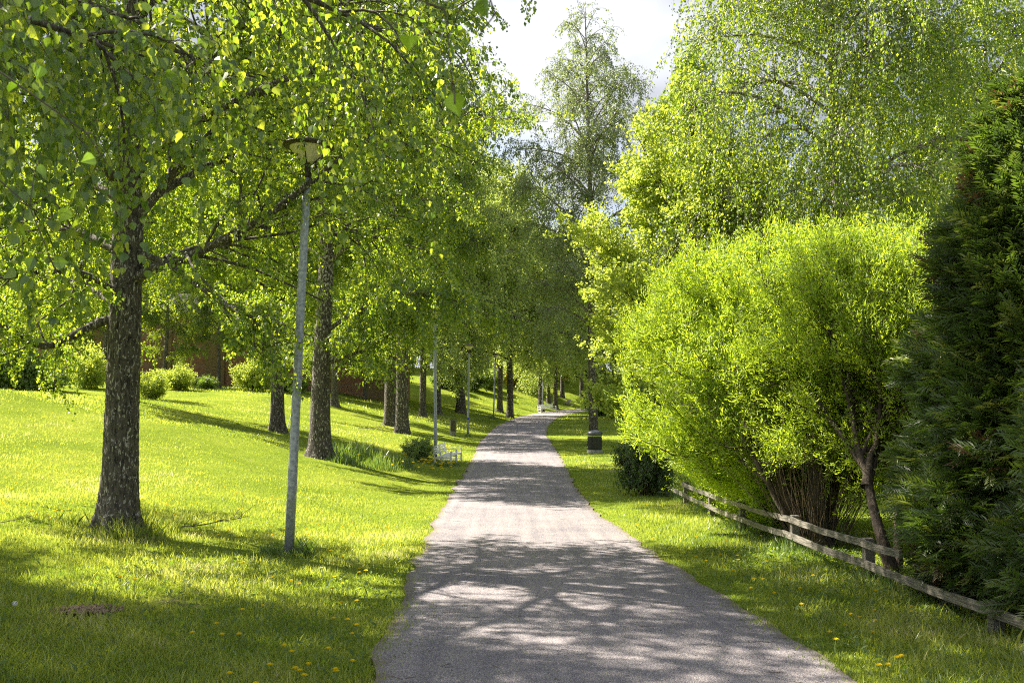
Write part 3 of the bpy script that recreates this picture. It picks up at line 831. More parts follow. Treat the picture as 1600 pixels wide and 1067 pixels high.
# tall airy birch right of the path
tall = make_tree('tall_birch', 41, 20.8, 5.2, 4.0, .22, nl=52, ns=520, nt=4200, per=20, leaf=.075, ltw=.9, droop=.45, env=env_narrow, el0=35, el1=65, tipdrop=45,
                 bark='bark_birch', lmat='birch_leaf_pale', lean=(-.7, 0), twr=.008, scatter=.05, wob=.05, sec_len=.4)
plant_tree('birch_tree', tall, 'tall airy birch with pale mottled trunk behind the litter bin', 'tree', at(928, 46, -.03), 1.0, 1.0)

# weeping birch behind the willow
weep = make_tree('weeping_birch', 51, 19.5, 6.6, 4.6, .24, nl=46, ns=480, nt=4600, per=33, leaf=.078, ltw=2.1, droop=.8, el0=35, el1=60, tipdrop=75, bark='bark_birch', twr=.006, scatter=.05, sides=12)
plant_tree('birch_tree', weep, 'wide weeping birch towering behind the round willows', 'tree', at(1310, 25.5, -.03), .5, .93)
plant_tree('birch_tree', midA, 'leafy birch at the outer edge of the lawn near the brick building', 'tree', (-29, 50, hz(-29, 50)), 1.3, 1.0, RG)
plant_tree('birch_tree', midB, 'birch at the outer side of the near lawn, level with the large old birch', 'tree', (-13.2, 11.2, hz(-13.2, 11.2)), 2.2, 1.0, RG)
plant_tree('birch_tree', midB, 'birch between the weeping birch and the conifers', 'tree', at(1560, 33, -.03), 2.5, 1.08)

# greenish ash-like tree behind
broad = make_tree('broad_tree', 61, 19.5, 3.7, 4, .26, nl=44, ns=380, nt=3000, per=20, leaf=.13, ltw=.7, droop=.05, el0=45, el1=70, tipdrop=25, bark='bark_plain', lmat='shrub_leaf', twr=.008, scatter=.09, sides=10, leafdown=.3)
plant_tree('broadleaf_tree', broad, 'tall dense grey green tree rising behind the yellow maple', 'tree', at(1095, 47, -.03), .5, 1.0)

# yellow green maple
maple = make_tree('maple', 71, 11.0, 4.5, 1.9, .16, nl=40, ns=520, nt=4600, per=19, leaf=.085, ltw=.5, droop=-.15, el0=12, el1=70, tipdrop=-5, bark='bark_plain', lmat='maple_leaf', twr=.005,
                  scatter=.05, wide=.95, sides=10, leafdown=.1,
                  extra=[(rel([(3.6, 26.5, 1.6), (3.0, 26.0, 1.95), (2.5, 25.6, 2.2), (2.1, 25.4, 2.2)], (5.2, 28.5, hz(5.2, 28.5))), .03)])
plant_tree('maple_tree', maple, 'bright yellow green maple between the tall birch and the willows', 'tree', (5.2, 28.5, hz(5.2, 28.5)), 0.0, 1.0)


# round willows ------------------------------------------------------------
def clipz(P, off, z0):
    """branches that lean over the fence are carried above it"""
    xw = P[..., 0] + off[0]; P[..., 2] = np.maximum(P[..., 2], np.where(xw < 3.85, z0 + (3.85 - xw) * .5, .05))


def make_willow(off, name, seed, cx_, cy_, cz_, rx, rz_, stems, nt=3600, per=44, leaf=.07):
    """stems: list of polylines (trunks); crown centre and radii relative to the base"""
    rng = np.random.default_rng(seed); gt = Geo(); C = np.array([cx_, cy_, cz_])
    P0 = []; R0 = []
    K = 10
    for pts, rb in stems:
        pts = np.array(pts, float); q = np.linspace(0, len(pts) - 1, K)
        sp = np.stack([np.interp(q, np.arange(len(pts)), pts[:, a]) for a in range(3)], 1)
        sp[1:-1] = sp[1:-1] * .4 + (sp[:-2] + sp[2:]) * .3 + rng.normal(0, .012, (K - 2, 3)); P0.append(sp)
        R0.append(rb * (1 - .75 * np.arange(K) / (K - 1)) + rb * .5 * np.exp(-np.arange(K) * 1.2))
    P0 = np.array(P0); R0 = np.array(R0); tubes(gt, P0, R0, 12, 0)
    # limbs towards the shell
    nb = 46
    u = rng.uniform(-.75, 1, nb); az = np.arange(nb) * 2.399
    tgt = C + np.stack([rx * np.sqrt(1 - u * u) * np.cos(az), rx * np.sqrt(1 - u * u) * np.sin(az), rz_ * u], 1) * .8
    b, tn, s, rr, i = pick(P0, R0, nb, .45, 1, rng)
    mid = b * .5 + tgt * .5 + np.array([0, 0, .25]); tt = np.linspace(0, 1, 8)[None, :, None]
    lim = b[:, None] * (1 - tt) ** 2 + 2 * mid[:, None] * tt * (1 - tt) + tgt[:, None] * tt ** 2 + rng.normal(0, .03, (nb, 8, 3)) * tt
    lr = np.minimum(rr * .6, .035)[:, None] * (1 - np.arange(8) / 7)[None] ** .8 + .006; clipz(lim, off, .45); tubes(gt, lim, lr, 6, 0)
    b, tn, s, rr, i = pick(lim, lr, 560, .2, 1, rng)
    out_ = norm(b - C); d = tn * .5 + out_ * .35 + norm(rng.normal(0, 1, b.shape)) * .6
    sec = strands(b, d, rng.uniform(.5, 1.2, 560) * rx * .38, 6, np.array([0, 0, .25]), .12, rng); clipz(sec, off, .4)
    sr = np.minimum(rr * .6, .012)[:, None] * (1 - np.arange(6) / 5)[None] ** .7 + .003; tubes(gt, sec, sr, 4, 0)
    tm = gt.mesh(name + '_trunk', ['bark_willow'])
    gc = Geo()
    b, tn, s, rr, i = pick(sec, sr, nt, .1, 1, rng)
    out_ = norm((b - C) / np.array([1, 1, 1.])); d = tn * .35 + out_ * .7 + norm(rng.normal(0, 1, b.shape)) * .5
    tw = strands(b, d, rng.uniform(.35, .8, nt), 5, np.array([0, 0, .45]), .09, rng)
    # clip to the dome so that the outline stays round
    q = (tw - C) / np.array([rx, rx, rz_]); rr_ = np.linalg.norm(q, axis=2); lim_ = 1.0 + .09 * np.sin(q[:, :, 0] * 5 + 1) * np.sin(q[:, :, 1] * 4) + rng.normal(0, .055, len(tw))[:, None]
    sc_ = np.where(rr_ > lim_, lim_ / rr_, 1)[..., None]; tw = C + (tw - C) * sc_
    xw = tw[..., 0] + off[0]; zmin = np.where(xw < 3.85, .38 + (3.85 - xw) * .5, .1); tw[..., 2] = np.maximum(tw[..., 2], zmin + rng.normal(0, .08, zmin.shape))
    trd = .0045 * (1 - .7 * np.arange(5) / 4)[None] * np.ones((nt, 1)); tubes(gc, tw, trd, 3, 1, False, False)
    ks = 260; uu = rng.uniform(0, 1, ks); aa = rng.uniform(0, 6.28, ks); so = np.stack([np.sqrt(1 - uu * uu) * np.cos(aa), np.sqrt(1 - uu * uu) * np.sin(aa), uu], 1)
    sho = strands(C + so * np.array([rx, rx, rz_]) * .93, so * .6 + rng.normal(0, .25, so.shape) + np.array([0, 0, .5]), rng.uniform(.25, .6, ks), 5, np.array([0, 0, .3]), .08, rng)
    rs_ = .003 * (1 - .7 * np.arange(5) / 4)[None] * np.ones((ks, 1)); tubes(gc, sho, rs_, 3, 1, False, False); tw = np.concatenate([tw, sho]); trd = np.concatenate([trd, rs_])
    n = nt * per; p, tn, s, rr, i = pick(tw, trd, n, .05, 1, rng); p = p + rng.normal(0, .03, p.shape)
    dd = tn * .9 + rng.normal(0, .5, p.shape); nn = rng.normal(0, 1, p.shape)
    Ls = leaf * rng.uniform(.7, 1.3, n); kites(gc, p, dd, nn, Ls, Ls * .24, rng, 0, .04, .45)
    return tm, gc.mesh(name + '_crown', ['willow_leaf', 'willow_twig'])


# the big multi-stemmed one
wo = (4.0, 13.2, hz(4.0, 13.2))
wst = [([(0, 0, -.1), (0, .05, .6), (.05, .1, 1.2), (.0, .3, 1.9), (.05, .6, 2.6)], .15), ([(-.12, 0, -.1), (-.3, .1, .6), (-.55, .3, 1.3), (-.8, .7, 2.2)], .09),
       ([(.1, .1, -.1), (.35, .3, .7), (.6, .6, 1.5), (.8, 1.0, 2.5)], .09), ([(-.1, .2, -.1), (-.25, .7, .8), (-.6, 1.5, 1.6), (-.8, 2.6, 2.5)], .10),
       ([(.05, .2, -.1), (.2, 1.0, 1.0), (.1, 2.2, 2.2)], .08), ([(-.2, -.1, -.1), (-.5, .0, .6), (-.9, .3, 1.5)], .06)]
wA = make_willow(wo, 'willow_a', 81, .36, 2.6, 2.3, 2.7, 2.4, wst, 12500, 34, .064)
wt = plant_tree('willow_tree', wA, 'wide dome shaped bright green willow with a cluster of trunks behind the low fence', 'tree', wo)
wo2 = (4.12, 11.0, hz(4.12, 11.0))
wst2 = [([(0, 0, -.1), (-.02, .05, .3), (-.06, .5, .9), (.0, 1.0, 1.5), (.1, 1.5, 2.2)], .075), ([(.1, .1, -.1), (.35, .6, .8), (.7, 1.2, 1.6), (.9, 1.6, 2.6)], .05),
        ([(-.06, .5, .9), (.3, 1.0, 1.6), (.5, 1.4, 2.6)], .045)]
wB = make_willow(wo2, 'willow_b', 82, 1.0, 2.6, 2.2, 2.2, 2.05, wst2, 7500, 36, .056)
plant_tree('willow_tree', wB, 'smaller round willow with a leaning trunk, next to the dark conifer', 'tree', wo2)
# old inner shoots round the foot of the willow
g = Geo(); rng = np.random.default_rng(8)
n = 130; a = rng.uniform(0, 6.28, n); b = np.stack([np.cos(a) * .3, np.sin(a) * .3, rng.uniform(.0, .5, n)], 1)
sh = strands(b, np.stack([np.cos(a) * .5, np.sin(a) * .5, np.ones(n)], 1), rng.uniform(.6, 1.7, n), 5, np.array([0, 0, .1]), .12, rng)
tubes(g, sh, .007 * (1 - .7 * np.arange(5) / 4)[None] * np.ones((n, 1)), 4, 0)
link_mesh('shoot', g.mesh('willow_shoots', ['willow_twig']), wt)['kind'] = 'stuff'


# thuja ------------------------------------------------------------
def make_thuja(name, seed, H, R, n=11000, spray=.30, lmat='thuja_leaf'):
    rng = np.random.default_rng(seed); gt = Geo()
    P, r = trunk_line(H, .09, rng, 16, .02, .4); tubes(gt, P, r, 10, 0)
    nb = 220; z = rng.uniform(.1, H * .93, nb); az = np.arange(nb) * 2.399; e = rng.uniform(.1, .7, nb)
    b = np.stack([np.interp(z, P[:, 2], P[:, 0]), np.interp(z, P[:, 2], P[:, 1]), z], 1)
    prof = lambda zz: R * np.clip((1 - zz / H), 0, 1) ** .68 * np.clip(.78 + zz / H * 1.3, 0, 1)
    d = np.stack([np.cos(az) * np.cos(e), np.sin(az) * np.cos(e), np.sin(e)], 1)
    br = strands(b, d, prof(z) * 1.0 + .1, 5, np.array([0, 0, .25]), .08, rng); tubes(gt, br, .014 * (1 - .8 * np.arange(5) / 4)[None] * np.ones((nb, 1)), 4, 0)
    tm = gt.mesh(name + '_trunk', ['bark_plain'])
    gc = Geo()
    t = rng.random(n) ** 1.25; z = .05 + t * H * .97; az = rng.uniform(0, 2 * PI, n)
    lump = 1 + .26 * np.sin(az * 3 + z * 2.1 + seed) * np.sin(z * 3.3) + .09 * np.sin(az * 7 + z * 5)
    rad = prof(z) * lump * rng.uniform(.45, 1.0, n) ** .4
    base = np.stack([np.interp(z, P[:, 2], P[:, 0]) + rad * np.cos(az), np.interp(z, P[:, 2], P[:, 1]) + rad * np.sin(az), z], 1)
    az2 = az + rng.normal(0, .5, n); e = rng.normal(.1, .35, n) + t * .55
    d = norm(np.stack([np.cos(az2) * np.cos(e), np.sin(az2) * np.cos(e), np.sin(e)], 1))
    nrm = norm(np.cross(d, np.cross(np.array([0, 0, 1.]), d)) + rng.normal(0, .55, d.shape))
    s = norm(np.cross(d, nrm)); nrm = np.cross(s, d)
    Ls = spray * rng.uniform(.6, 1.25, n)
    spr = rng.random(n); brown = (np.sin(az * 3.1 + z * 2.3) * np.sin(z * 3.7 + az) > .45) & (rng.random(n) < .22); spr = np.where(brown, .93 + .07 * spr, spr * .93)
    q = 8; B = []; D = []; Nn = []; LL = []; W = []; RR = []
    B.append(base); D.append(d + nrm * -.2); Nn.append(nrm); LL.append(Ls); W.append(Ls * .06); RR.append(spr)
    for k in range(q):
        for sg in (-1, 1):
            u = .08 + .86 * (k + (.25 if sg > 0 else 0)) / q
            pos = base + d * (Ls * u)[:, None] - nrm * (Ls * .15 * u * u)[:, None]
            dd = d * .75 + s * sg * .62 - nrm * .12 + rng.normal(0, .08, d.shape)
            B.append(pos); D.append(dd); Nn.append(nrm + rng.normal(0, .15, d.shape)); LL.append(Ls * (.40 - .26 * abs(u - .3)) * rng.uniform(.75, 1.15, n)); W.append(Ls * .06); RR.append(spr)
    B = np.concatenate(B); n_ = len(B); D = norm(np.concatenate(D)); Nn = np.concatenate(Nn); LL = np.concatenate(LL)[:, None]; W = np.concatenate(W)[:, None]
    s_ = norm(np.cross(D, Nn)); nn_ = np.cross(s_, D); m = B + D * LL * .5 + nn_ * LL * .05
    V = np.stack([B, m + s_ * W * .5, B + D * LL - nn_ * LL * .05, m - s_ * W * .5], 1)
    gc.add(V.reshape(-1, 3), np.arange(n_ * 4).reshape(n_, 4), 0, np.concatenate(RR))
    return tm, gc.mesh(name + '_crown', [lmat])


th = make_thuja('thuja', 91, 4.9, 1.38, 17000, .29)
TG = 'conifers behind the end of the fence'
for (x, y, sc, scz, rz, lab) in (
        (5.0, 9.3, 1.0, 1.0, .3, 'dark conifer with browned sprays whose top stands beside the willow'),
        (6.05, 10.6, 1.05, 1.16, 2.0, 'taller dark conifer behind the browned one'),
        (5.0, 7.5, .88, .95, 4.0, 'dark conifer overhanging the near end of the low fence'),
        (6.9, 8.8, 1.1, 1.3, 5.0, 'dark conifer at the back of the row, half hidden by the others')):
    t = plant_tree('conifer_tree', th, lab, 'tree', (x, y, hz(x, y)), rz, sc, TG, scz)


# shrubs ------------------------------------------------------------
def make_shrub(name, seed, R, H, n=420, per=34, leaf=.06, lmat='shrub_leaf', ltw=.35, wide=.55, up=.2, twr=.004, stems=16):
    rng = np.random.default_rng(seed); gt = Geo(); a = np.arange(stems) * 2.399; e = rng.uniform(.5, 1.45, stems)
    d = np.stack([np.cos(a) * np.cos(e), np.sin(a) * np.cos(e), np.sin(e)], 1); b = np.stack([np.cos(a) * .08, np.sin(a) * .08, -.05 + 0 * a], 1)
    ln = 1 / np.sqrt((np.cos(e) / R) ** 2 + (np.sin(e) / H) ** 2) * rng.uniform(.7, .95, stems)
    st = strands(b, d, ln, 7, np.array([0, 0, up * .3]), .09, rng); sr = .014 * (1 - .8 * np.arange(7) / 6)[None] * np.ones((stems, 1)) * max(.6, H); tubes(gt, st, sr, 5, 0)
    ns = stems * 8; b, tn, s, rr, i = pick(st, sr, ns, .2, 1, rng); d = tn * .5 + norm(rng.normal(0, 1, b.shape)) * .8; d[:, 2] = np.abs(d[:, 2]) * .6
    sec = strands(b, d, rng.uniform(.3, .7, ns) * min(R, H) * .8, 5, np.array([0, 0, up]), .1, rng); s2 = .006 * (1 - .7 * np.arange(5) / 4)[None] * np.ones((ns, 1)); tubes(gt, sec, s2, 3, 0)
    gc = Geo(); b, tn, s, rr, i = pick(sec, s2, n, .0, 1, rng); d = tn * .4 + norm(rng.normal(0, 1, b.shape)) * .8
    tw = strands(b, d, rng.uniform(.5, 1.3, n) * ltw, 4, np.array([0, 0, up]), .1, rng); tr_ = twr * (1 - .7 * np.arange(4) / 3)[None] * np.ones((n, 1)); tubes(gc, tw, tr_, 3, 1, False, False)
    tw[..., 2] = np.maximum(tw[..., 2], .02)
    p, tn, s, rr, i = pick(tw, tr_, n * per, .05, 1, rng); p = p + rng.normal(0, leaf * .6, p.shape); p[:, 2] = np.maximum(p[:, 2], .0)
    dd = tn * .5 + rng.normal(0, .7, p.shape); Ls = leaf * rng.uniform(.7, 1.3, len(p)); kites(gc, p, dd, rng.normal(0, 1, p.shape), Ls, Ls * wide, rng, 0, .08, .45)
    return gt.mesh(name + '_stems', ['bark_plain']), gc.mesh(name + '_leaves', [lmat, 'twig'])


def plant_shrub(name, ms, label, loc, rz=0, sc=1, group=None, scz=None, cat='bush'):
    t = thing(name, label, cat, loc, rz, group); t.scale = (sc, sc, scz or sc)
    link_mesh('stem', ms[0], t); link_mesh('foliage', ms[1], t)
    return t


shA = make_shrub('shrub_a', 101, 1.0, 1.1, 900, 26, .06)
shD = make_shrub('shrub_dark', 102, 1.0, 1.9, 1500, 26, .06, 'dark_shrub_leaf')
shF = make_shrub('shrub_far', 103, 1.9, 1.6, 1500, 20, .12, 'shrub_leaf', .5, .6, .3, .008)
shG = make_shrub('shrub_gold', 104, 1.9, 1.7, 700, 18, .15, 'gold_leaf', .6, .6, .3, .01)
shS = make_shrub('shrub_small', 105, 1.0, 1.3, 420, 16, .09, 'maple_leaf', .35, .6, .4, .006)
shY = make_shrub('shrub_bright', 106, .9, 1.1, 1100, 26, .055, 'willow_leaf', .4, .35, .35)
plant_shrub('shrub', shD, 'dark rounded bush at the far end of the low fence', (2.95, 22.4, hz(2.95, 22.4)), .4, .62, None, .95)
FG = 'light green bushes behind the low fence'
for (x, y, sc, scz, lab) in ((4.35, 20.2, .95, .95, 'light green bush behind the fence, beside the dark rounded bush'),
                             (4.05, 16.2, .8, .85, 'light green bush crowding the fence just before the willow trunks'),
                             (4.1, 17.9, .85, .95, 'light green bush over the fence, next but one to the willow trunks'),
                             (3.98, 14.9, .62, .72, 'small light green bush right against the willow trunks'),):
    plant_shrub('shrub', shY, lab, (x, y, hz(x, y)), x * 3, sc, FG, scz)
LG = 'bushes before the brick building'
shL = make_shrub('shrub_loose', 107, 1.5, 1.5, 620, 18, .10, 'maple_leaf', .55, .6, .3, .007, 12)
for (px, Y, sc, ms, scz, lab) in ((14, 50, 1.15, shF, 1.25, 'broad leafy bush at the foot of the brick building, farthest from the path'),
                             (66, 53, .9, shF, .8, 'lower leafy bush on the lawn edge before the brick wall'),
                             (132, 57, 1.0, shL, 1.3, 'loose bush half behind the large old birch trunk'),
                             (238, 47, .95, shS, 1.05, 'small open yellow green bush beyond the large old birch'),
                             (276, 60, .8, shL, .8, 'loose low bush behind the small yellow green one'),
                             (318, 63, .55, shF, .5, 'very low bush before the middle of the brick wall'),
                             (392, 64, .9, shL, 1.2, 'loose bush behind the slim dark birch'),
                             (455, 67, .7, shF, .6, 'low bush behind the stout birch')):
    plant_shrub('shrub', ms, lab, at(px, Y), px * .1, sc, LG, scz)
HG = 'bushes along the top of the far slope'
for (px, Y, sc, ms, lab) in ((700, 104, 1.1, shF, 'low green bush on the crest beyond the third lamp post'),
                             (735, 108, 1.4, shF, 'wide green bush on the crest beside the fourth lamp post'),
                             (757, 112, 1.2, shF, 'green bush on the crest near the small red house'),
                             (816, 118, 1.5, shG, 'glowing yellow bush on the crest beside the small red house'),
                             (845, 126, 1.4, shF, 'pale green bush beyond the far bench'),
                             (874, 128, .9, shG, 'small golden bush behind the birches near the boulder'),
                             (905, 140, 1.5, shF, 'green bush on the rise beyond the boulder'),
                             (940, 90, 1.4, shF, 'green bush beyond the tall airy birch'),
                             (985, 80, 1.4, shF, 'green bush between the tall birch and the maple')):
    plant_shrub('shrub', ms, lab, at(px, Y), px * .1, sc, HG)
plant_shrub('shrub', shA, 'dark leafy plant at the foot of the second lamp post', (-3.0, 32.2, hz(-3.0, 32.2)), 1.0, .62, None, .62)

# the wood behind ------------------------------------------------------------
rw = np.random.default_rng(77)
wi = 0
for (x0, x1, y0, y1, n, s0_, s1_, lab, grp) in (
        (-62, -18, 88, 120, 15, 1.0, 1.4, 'green broadleaf tree in the wood behind the brick building', 'trees behind the brick building'),
        (-30, -2, 125, 165, 13, 1.0, 1.5, 'green broadleaf tree in the wood behind the small red house', 'trees behind the small house'),
        (-4, 18, 132, 185, 12, 1.0, 1.35, 'green broadleaf tree in the distant wood beyond the far white bench', 'trees beyond the far bench'),
        (13, 30, 80, 150, 10, .9, 1.3, 'green broadleaf tree in the wood beyond the tall airy birch', 'trees beyond the tall airy birch'),
        (16, 48, 46, 85, 12, .8, 1.1, 'green broadleaf tree in the wood behind the weeping birch', 'trees behind the weeping birch'),
        (-100, -60, 90, 140, 6, 1.0, 1.3, 'green broadleaf tree at the far end of the wood past the brick building', 'trees past the brick building')):
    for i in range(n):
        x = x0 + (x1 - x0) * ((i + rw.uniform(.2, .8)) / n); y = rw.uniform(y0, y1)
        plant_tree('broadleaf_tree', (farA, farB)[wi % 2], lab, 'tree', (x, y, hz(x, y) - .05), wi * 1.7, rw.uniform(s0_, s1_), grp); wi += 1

# ------------------------------------------------------------ overhanging near birch (trunk just outside the view)
oN = (-5.2, 4.2, hz(-5.2, 4.2))
exN = []
def hang(pts, rb): exN.append((rel(pts, oN), rb))
hang([(-5.2, 4.2, 3.9), (-4.2, 4.3, 4.1), (-3.2, 4.6, 4.0), (-2.4, 4.9, 3.8), (-1.9, 5.1, 3.7)], .045)
hang([(-5.2, 4.2, 3.7), (-4.3, 4.4, 3.8), (-3.4, 4.7, 3.6), (-2.7, 5.0, 3.3)], .04)
hang([(-5.2, 4.2, 4.4), (-3.8, 4.6, 4.6), (-2.5, 5.3, 4.5), (-1.3, 6.0, 4.3), (-.7, 6.6, 4.2)], .045)
hang([(-5.2, 4.2, 3.5), (-4.0, 4.0, 3.6), (-2.9, 4.0, 3.5), (-2.2, 4.2, 3.4), (-1.75, 4.6, 3.35)], .035)
hang([(-5.2, 4.2, 4.2), (-4.5, 5.2, 4.4), (-3.6, 6.1, 4.5), (-2.6, 6.8, 4.3), (-1.9, 7.3, 4.2)], .04)
hang([(-5.2, 4.2, 3.3), (-3.7, 3.8, 3.4), (-2.6, 3.5, 3.25), (-1.9, 3.5, 3.2)], .03)
hang([(-5.2, 4.2, 3.6), (-4.3, 5.0, 3.6), (-3.6, 5.7, 3.3), (-3.0, 6.2, 3.0)], .03)
hang([(-5.2, 4.2, 4.6), (-3.6, 5.4, 4.9), (-2.2, 6.6, 4.8), (-1.0, 7.6, 4.7)], .04)
near = make_tree('overhang', 111, 10, 4.0, 4.9, .17, nl=26, ns=360, nt=2700, per=23, leaf=.043, ltw=.8, droop=.75, bark='bark_old', extra=exN, sides=24, el0=30, tipdrop=60,
                 twr=.0022, detail=True, sec_len=.30, leafdown=1.2, scatter=.012)
nb_ = plant_tree('birch_tree', near, 'near birch whose leafy twigs hang into the top of the view', 'tree', oN)
# a few single leaves close to the lens, on thin twigs of the same tree
g = Geo(); rng = np.random.default_rng(6)
tw = [[(-2.6, 3.1, 3.3), (-1.4, 2.3, 2.95), (-.6, 1.9, 2.6), (-.12, 1.72, 2.34), (-.10, 1.70, 2.16)], [(-.6, 1.9, 2.6), (-.3, 1.8, 2.48), (-.05, 1.75, 2.40), (-.03, 1.74, 2.34), (-.06, 1.74, 2.30)],
      [(-2.6, 3.1, 3.3), (-2.0, 2.8, 2.75), (-1.55, 2.65, 2.4), (-1.28, 2.6, 2.18), (-1.2, 2.6, 2.0)], [(-2.6, 3.1, 3.3), (-2.3, 2.9, 2.9), (-1.45, 2.5, 2.6), (-1.05, 2.4, 2.32), (-.98, 2.4, 2.22)]]
tw = np.array(tw); tubes(g, tw, np.array([.007, .005, .003, .0018, .001])[None] * np.ones((4, 1)), 5, 1)
lv = [pt(705, 135, 1.7), pt(640, 50, 1.75), pt(748, -14, 1.72), pt(700, 58, 1.9), pt(55, 395, 2.6), pt(75, 410, 2.55), pt(35, 345, 2.6), pt(110, 320, 2.6), pt(155, 245, 2.5), pt(20, 120, 2.6), pt(60, 250, 2.7), pt(170, 585, 3.4)]
lv = np.array(lv); dd = rng.normal(0, .5, lv.shape); dd[:, 2] -= .8; nn = rng.normal(0, 1, lv.shape)
lv = lv[:-1]; dd = dd[:-1]; nn = nn[:-1]
fine_leaves(g, lv, dd, nn, np.full(len(lv), .043), rng, 0, 1, rnd=rng.uniform(0, .15, len(lv)))
# stalk twigs joining these leaves to the branch
con = []
for p in lv:
    q = tw.reshape(-1, 3); j = q[np.argmin(((q - p) ** 2).sum(1))]; con.append([j, (j + p) / 2 + np.array([0, 0, .03]), p])
tubes(g, np.array(con), np.array([.0016, .0012, .0008])[None] * np.ones((len(con), 1)), 4, 1)
o = link_mesh('twig', g.mesh('near_twig', ['birch_leaf', 'twig']), nb_); o.matrix_parent_inverse.identity(); o.location = (-oN[0], -oN[1], -oN[2])


# ------------------------------------------------------------ street lamps
def lamp_meshes():
    H = 5.0
    gp = Geo(); lathe(gp, [(.058, -.2), (.058, 1.0), (.056, 1.02), (.050, 4.2), (.049, 4.62)], 20, 0)
    gcl = Geo(); lathe(gcl, [(.053, 4.60), (.053, 4.66), (.042, 4.68), (.038, 4.78)], 16, 0)
    gb = Geo()
    for k in range(3):
        a = k * 2.094 + .5; tubes(gb, np.array([(.03 * math.cos(a), .03 * math.sin(a), 4.74), (.11 * math.cos(a), .11 * math.sin(a), 4.84), (.25 * math.cos(a), .25 * math.sin(a), 4.99)]), np.array([.008] * 3), 6, 0)
    gl = Geo(); lathe(gl, [(.05, 4.79), (.07, 4.80), (.13, 4.86), (.235, 4.975), (.235, 4.99)], 12, 0, smooth=False)
    gh = Geo(); lathe(gh, [(.28, 4.985), (.315, 4.99), (.32, 5.0), (.315, 5.012), (.20, 5.055), (.07, 5.08), (.045, 5.11), (.0, 5.12)], 32, 0)
    gt_ = Geo(); lathe(gt_, [(.0605, .92), (.0605, 1.04)], 20, 0)
    return dict(pole=gp.mesh('lamp_pole', ['galv']), collar=gcl.mesh('lamp_collar', ['dark_metal']), bracket=gb.mesh('lamp_bracket', ['dark_metal']),
                lens=gl.mesh('lamp_lens', ['cream']), hood=gh.mesh('lamp_hood', ['dark_metal']), tape=gt_.mesh('lamp_tape', ['blue']))


LM = lamp_meshes()
for (px, Y, lab, tx_, ty_) in ((455, 12.1, 'grey steel lamp post, nearest of the row, beside the large old birch', .030, 0),
                               (681, 33.6, 'grey lamp post standing at the near end of the white bench', -.012, 0),
                               (731, 55, 'lamp post with a small blue band, before the grey box', .012, 0),
                               (771, 77, 'lamp post on the outside of the path bend', .03, 0),
                               (847, 100, 'lamp post standing at the far white bench', .03, 0),
                               (921, 120, 'most distant lamp post, seen beside the tall airy birch', .02, 0)):
    t = thing('street_lamp', lab, 'street lamp', at(px, Y), px * .7, 'lamp posts along the path')
    t.rotation_euler = (0, tx_, 0)
    link_mesh('pole', LM['pole'], t); hd = link_mesh('lamp_head', LM['hood'], t)
    for k in ('collar', 'bracket', 'lens'): link_mesh(k, LM[k], hd)
    if px == 731: link_mesh('tape_band', LM['tape'], t)


# ------------------------------------------------------------ benches
def bench_meshes(Lb=1.9, frames=2):
    """long axis +y, sitter faces +x"""
    W = .56; R = {}
    g = Geo()
    for k in range(6): box(g, (.03 + k * .088, Lb / 2, .42 - .012 * (5 - k) * .4), (.07, Lb, .022), None, 0, .004)
    R['seat'] = g.mesh('bench_seat', ['white_paint'])
    g = Geo(); rt = roty(-.22)
    for k in range(4): box(g, (-.045 - k * .022, Lb / 2, .52 + k * .095), (.02, Lb, .07), rt, 0, .004)
    R['backrest'] = g.mesh('bench_back', ['white_paint'])
    g = Geo(); box(g, (.22, 0, .625), (.60, .055, .03), None, 0, .006); R['armrest'] = g.mesh('bench_arm', ['white_paint'])
    g = Geo(); box(g, (.48, 0, .305), (.055, .05, .61), None, 0, .006); R['leg'] = g.mesh('bench_leg', ['white_paint'])
    g = Geo(); box(g, (-.07, 0, .42), (.05, .05, .86), roty(-.12), 0, .006); R['rear'] = g.mesh('bench_rear_leg', ['white_paint'])
    g = Geo(); box(g, (.21, 0, .355), (.50, .045, .07), None, 0, .005); box(g, (.21, 0, .14), (.50, .035, .05), None, 0, .005); R['stretcher'] = g.mesh('bench_rail', ['white_paint'])
    return R


def bench(px, Y, lab, rz, Lb, frames, x=None):
    R = bench_meshes(Lb); b = at(px, Y) if x is None else (x, Y, hz(x, Y)); t = thing('park_bench', lab, 'bench', b, rz, 'white benches beside the path')
    rise = math.atan2(hz(b[0], Y + Lb) - b[2], Lb); t.rotation_euler = (rise * .9, 0, rz)
    link_mesh('seat', R['seat'], t); link_mesh('backrest', R['backrest'], t)
    for k in range(frames):
        yy = .03 + (Lb - .06) * k / (frames - 1)
        for nm, key in (('armrest', 'armrest'), ('leg', 'leg'), ('leg', 'rear'), ('stretcher', 'stretcher')): link_mesh(nm, R[key], t, (0, yy, 0))
    return t


lb = bench(0, 32.0, 'long white slatted bench beside the second lamp post', -.07, 2.9, 3, x=-2.42); lb.scale = (.98, .95, .78); lb.location.z -= .07
bench(0, 99.2, 'small white bench at the far bend of the path', -1.0, 1.9, 2, x=2.6)

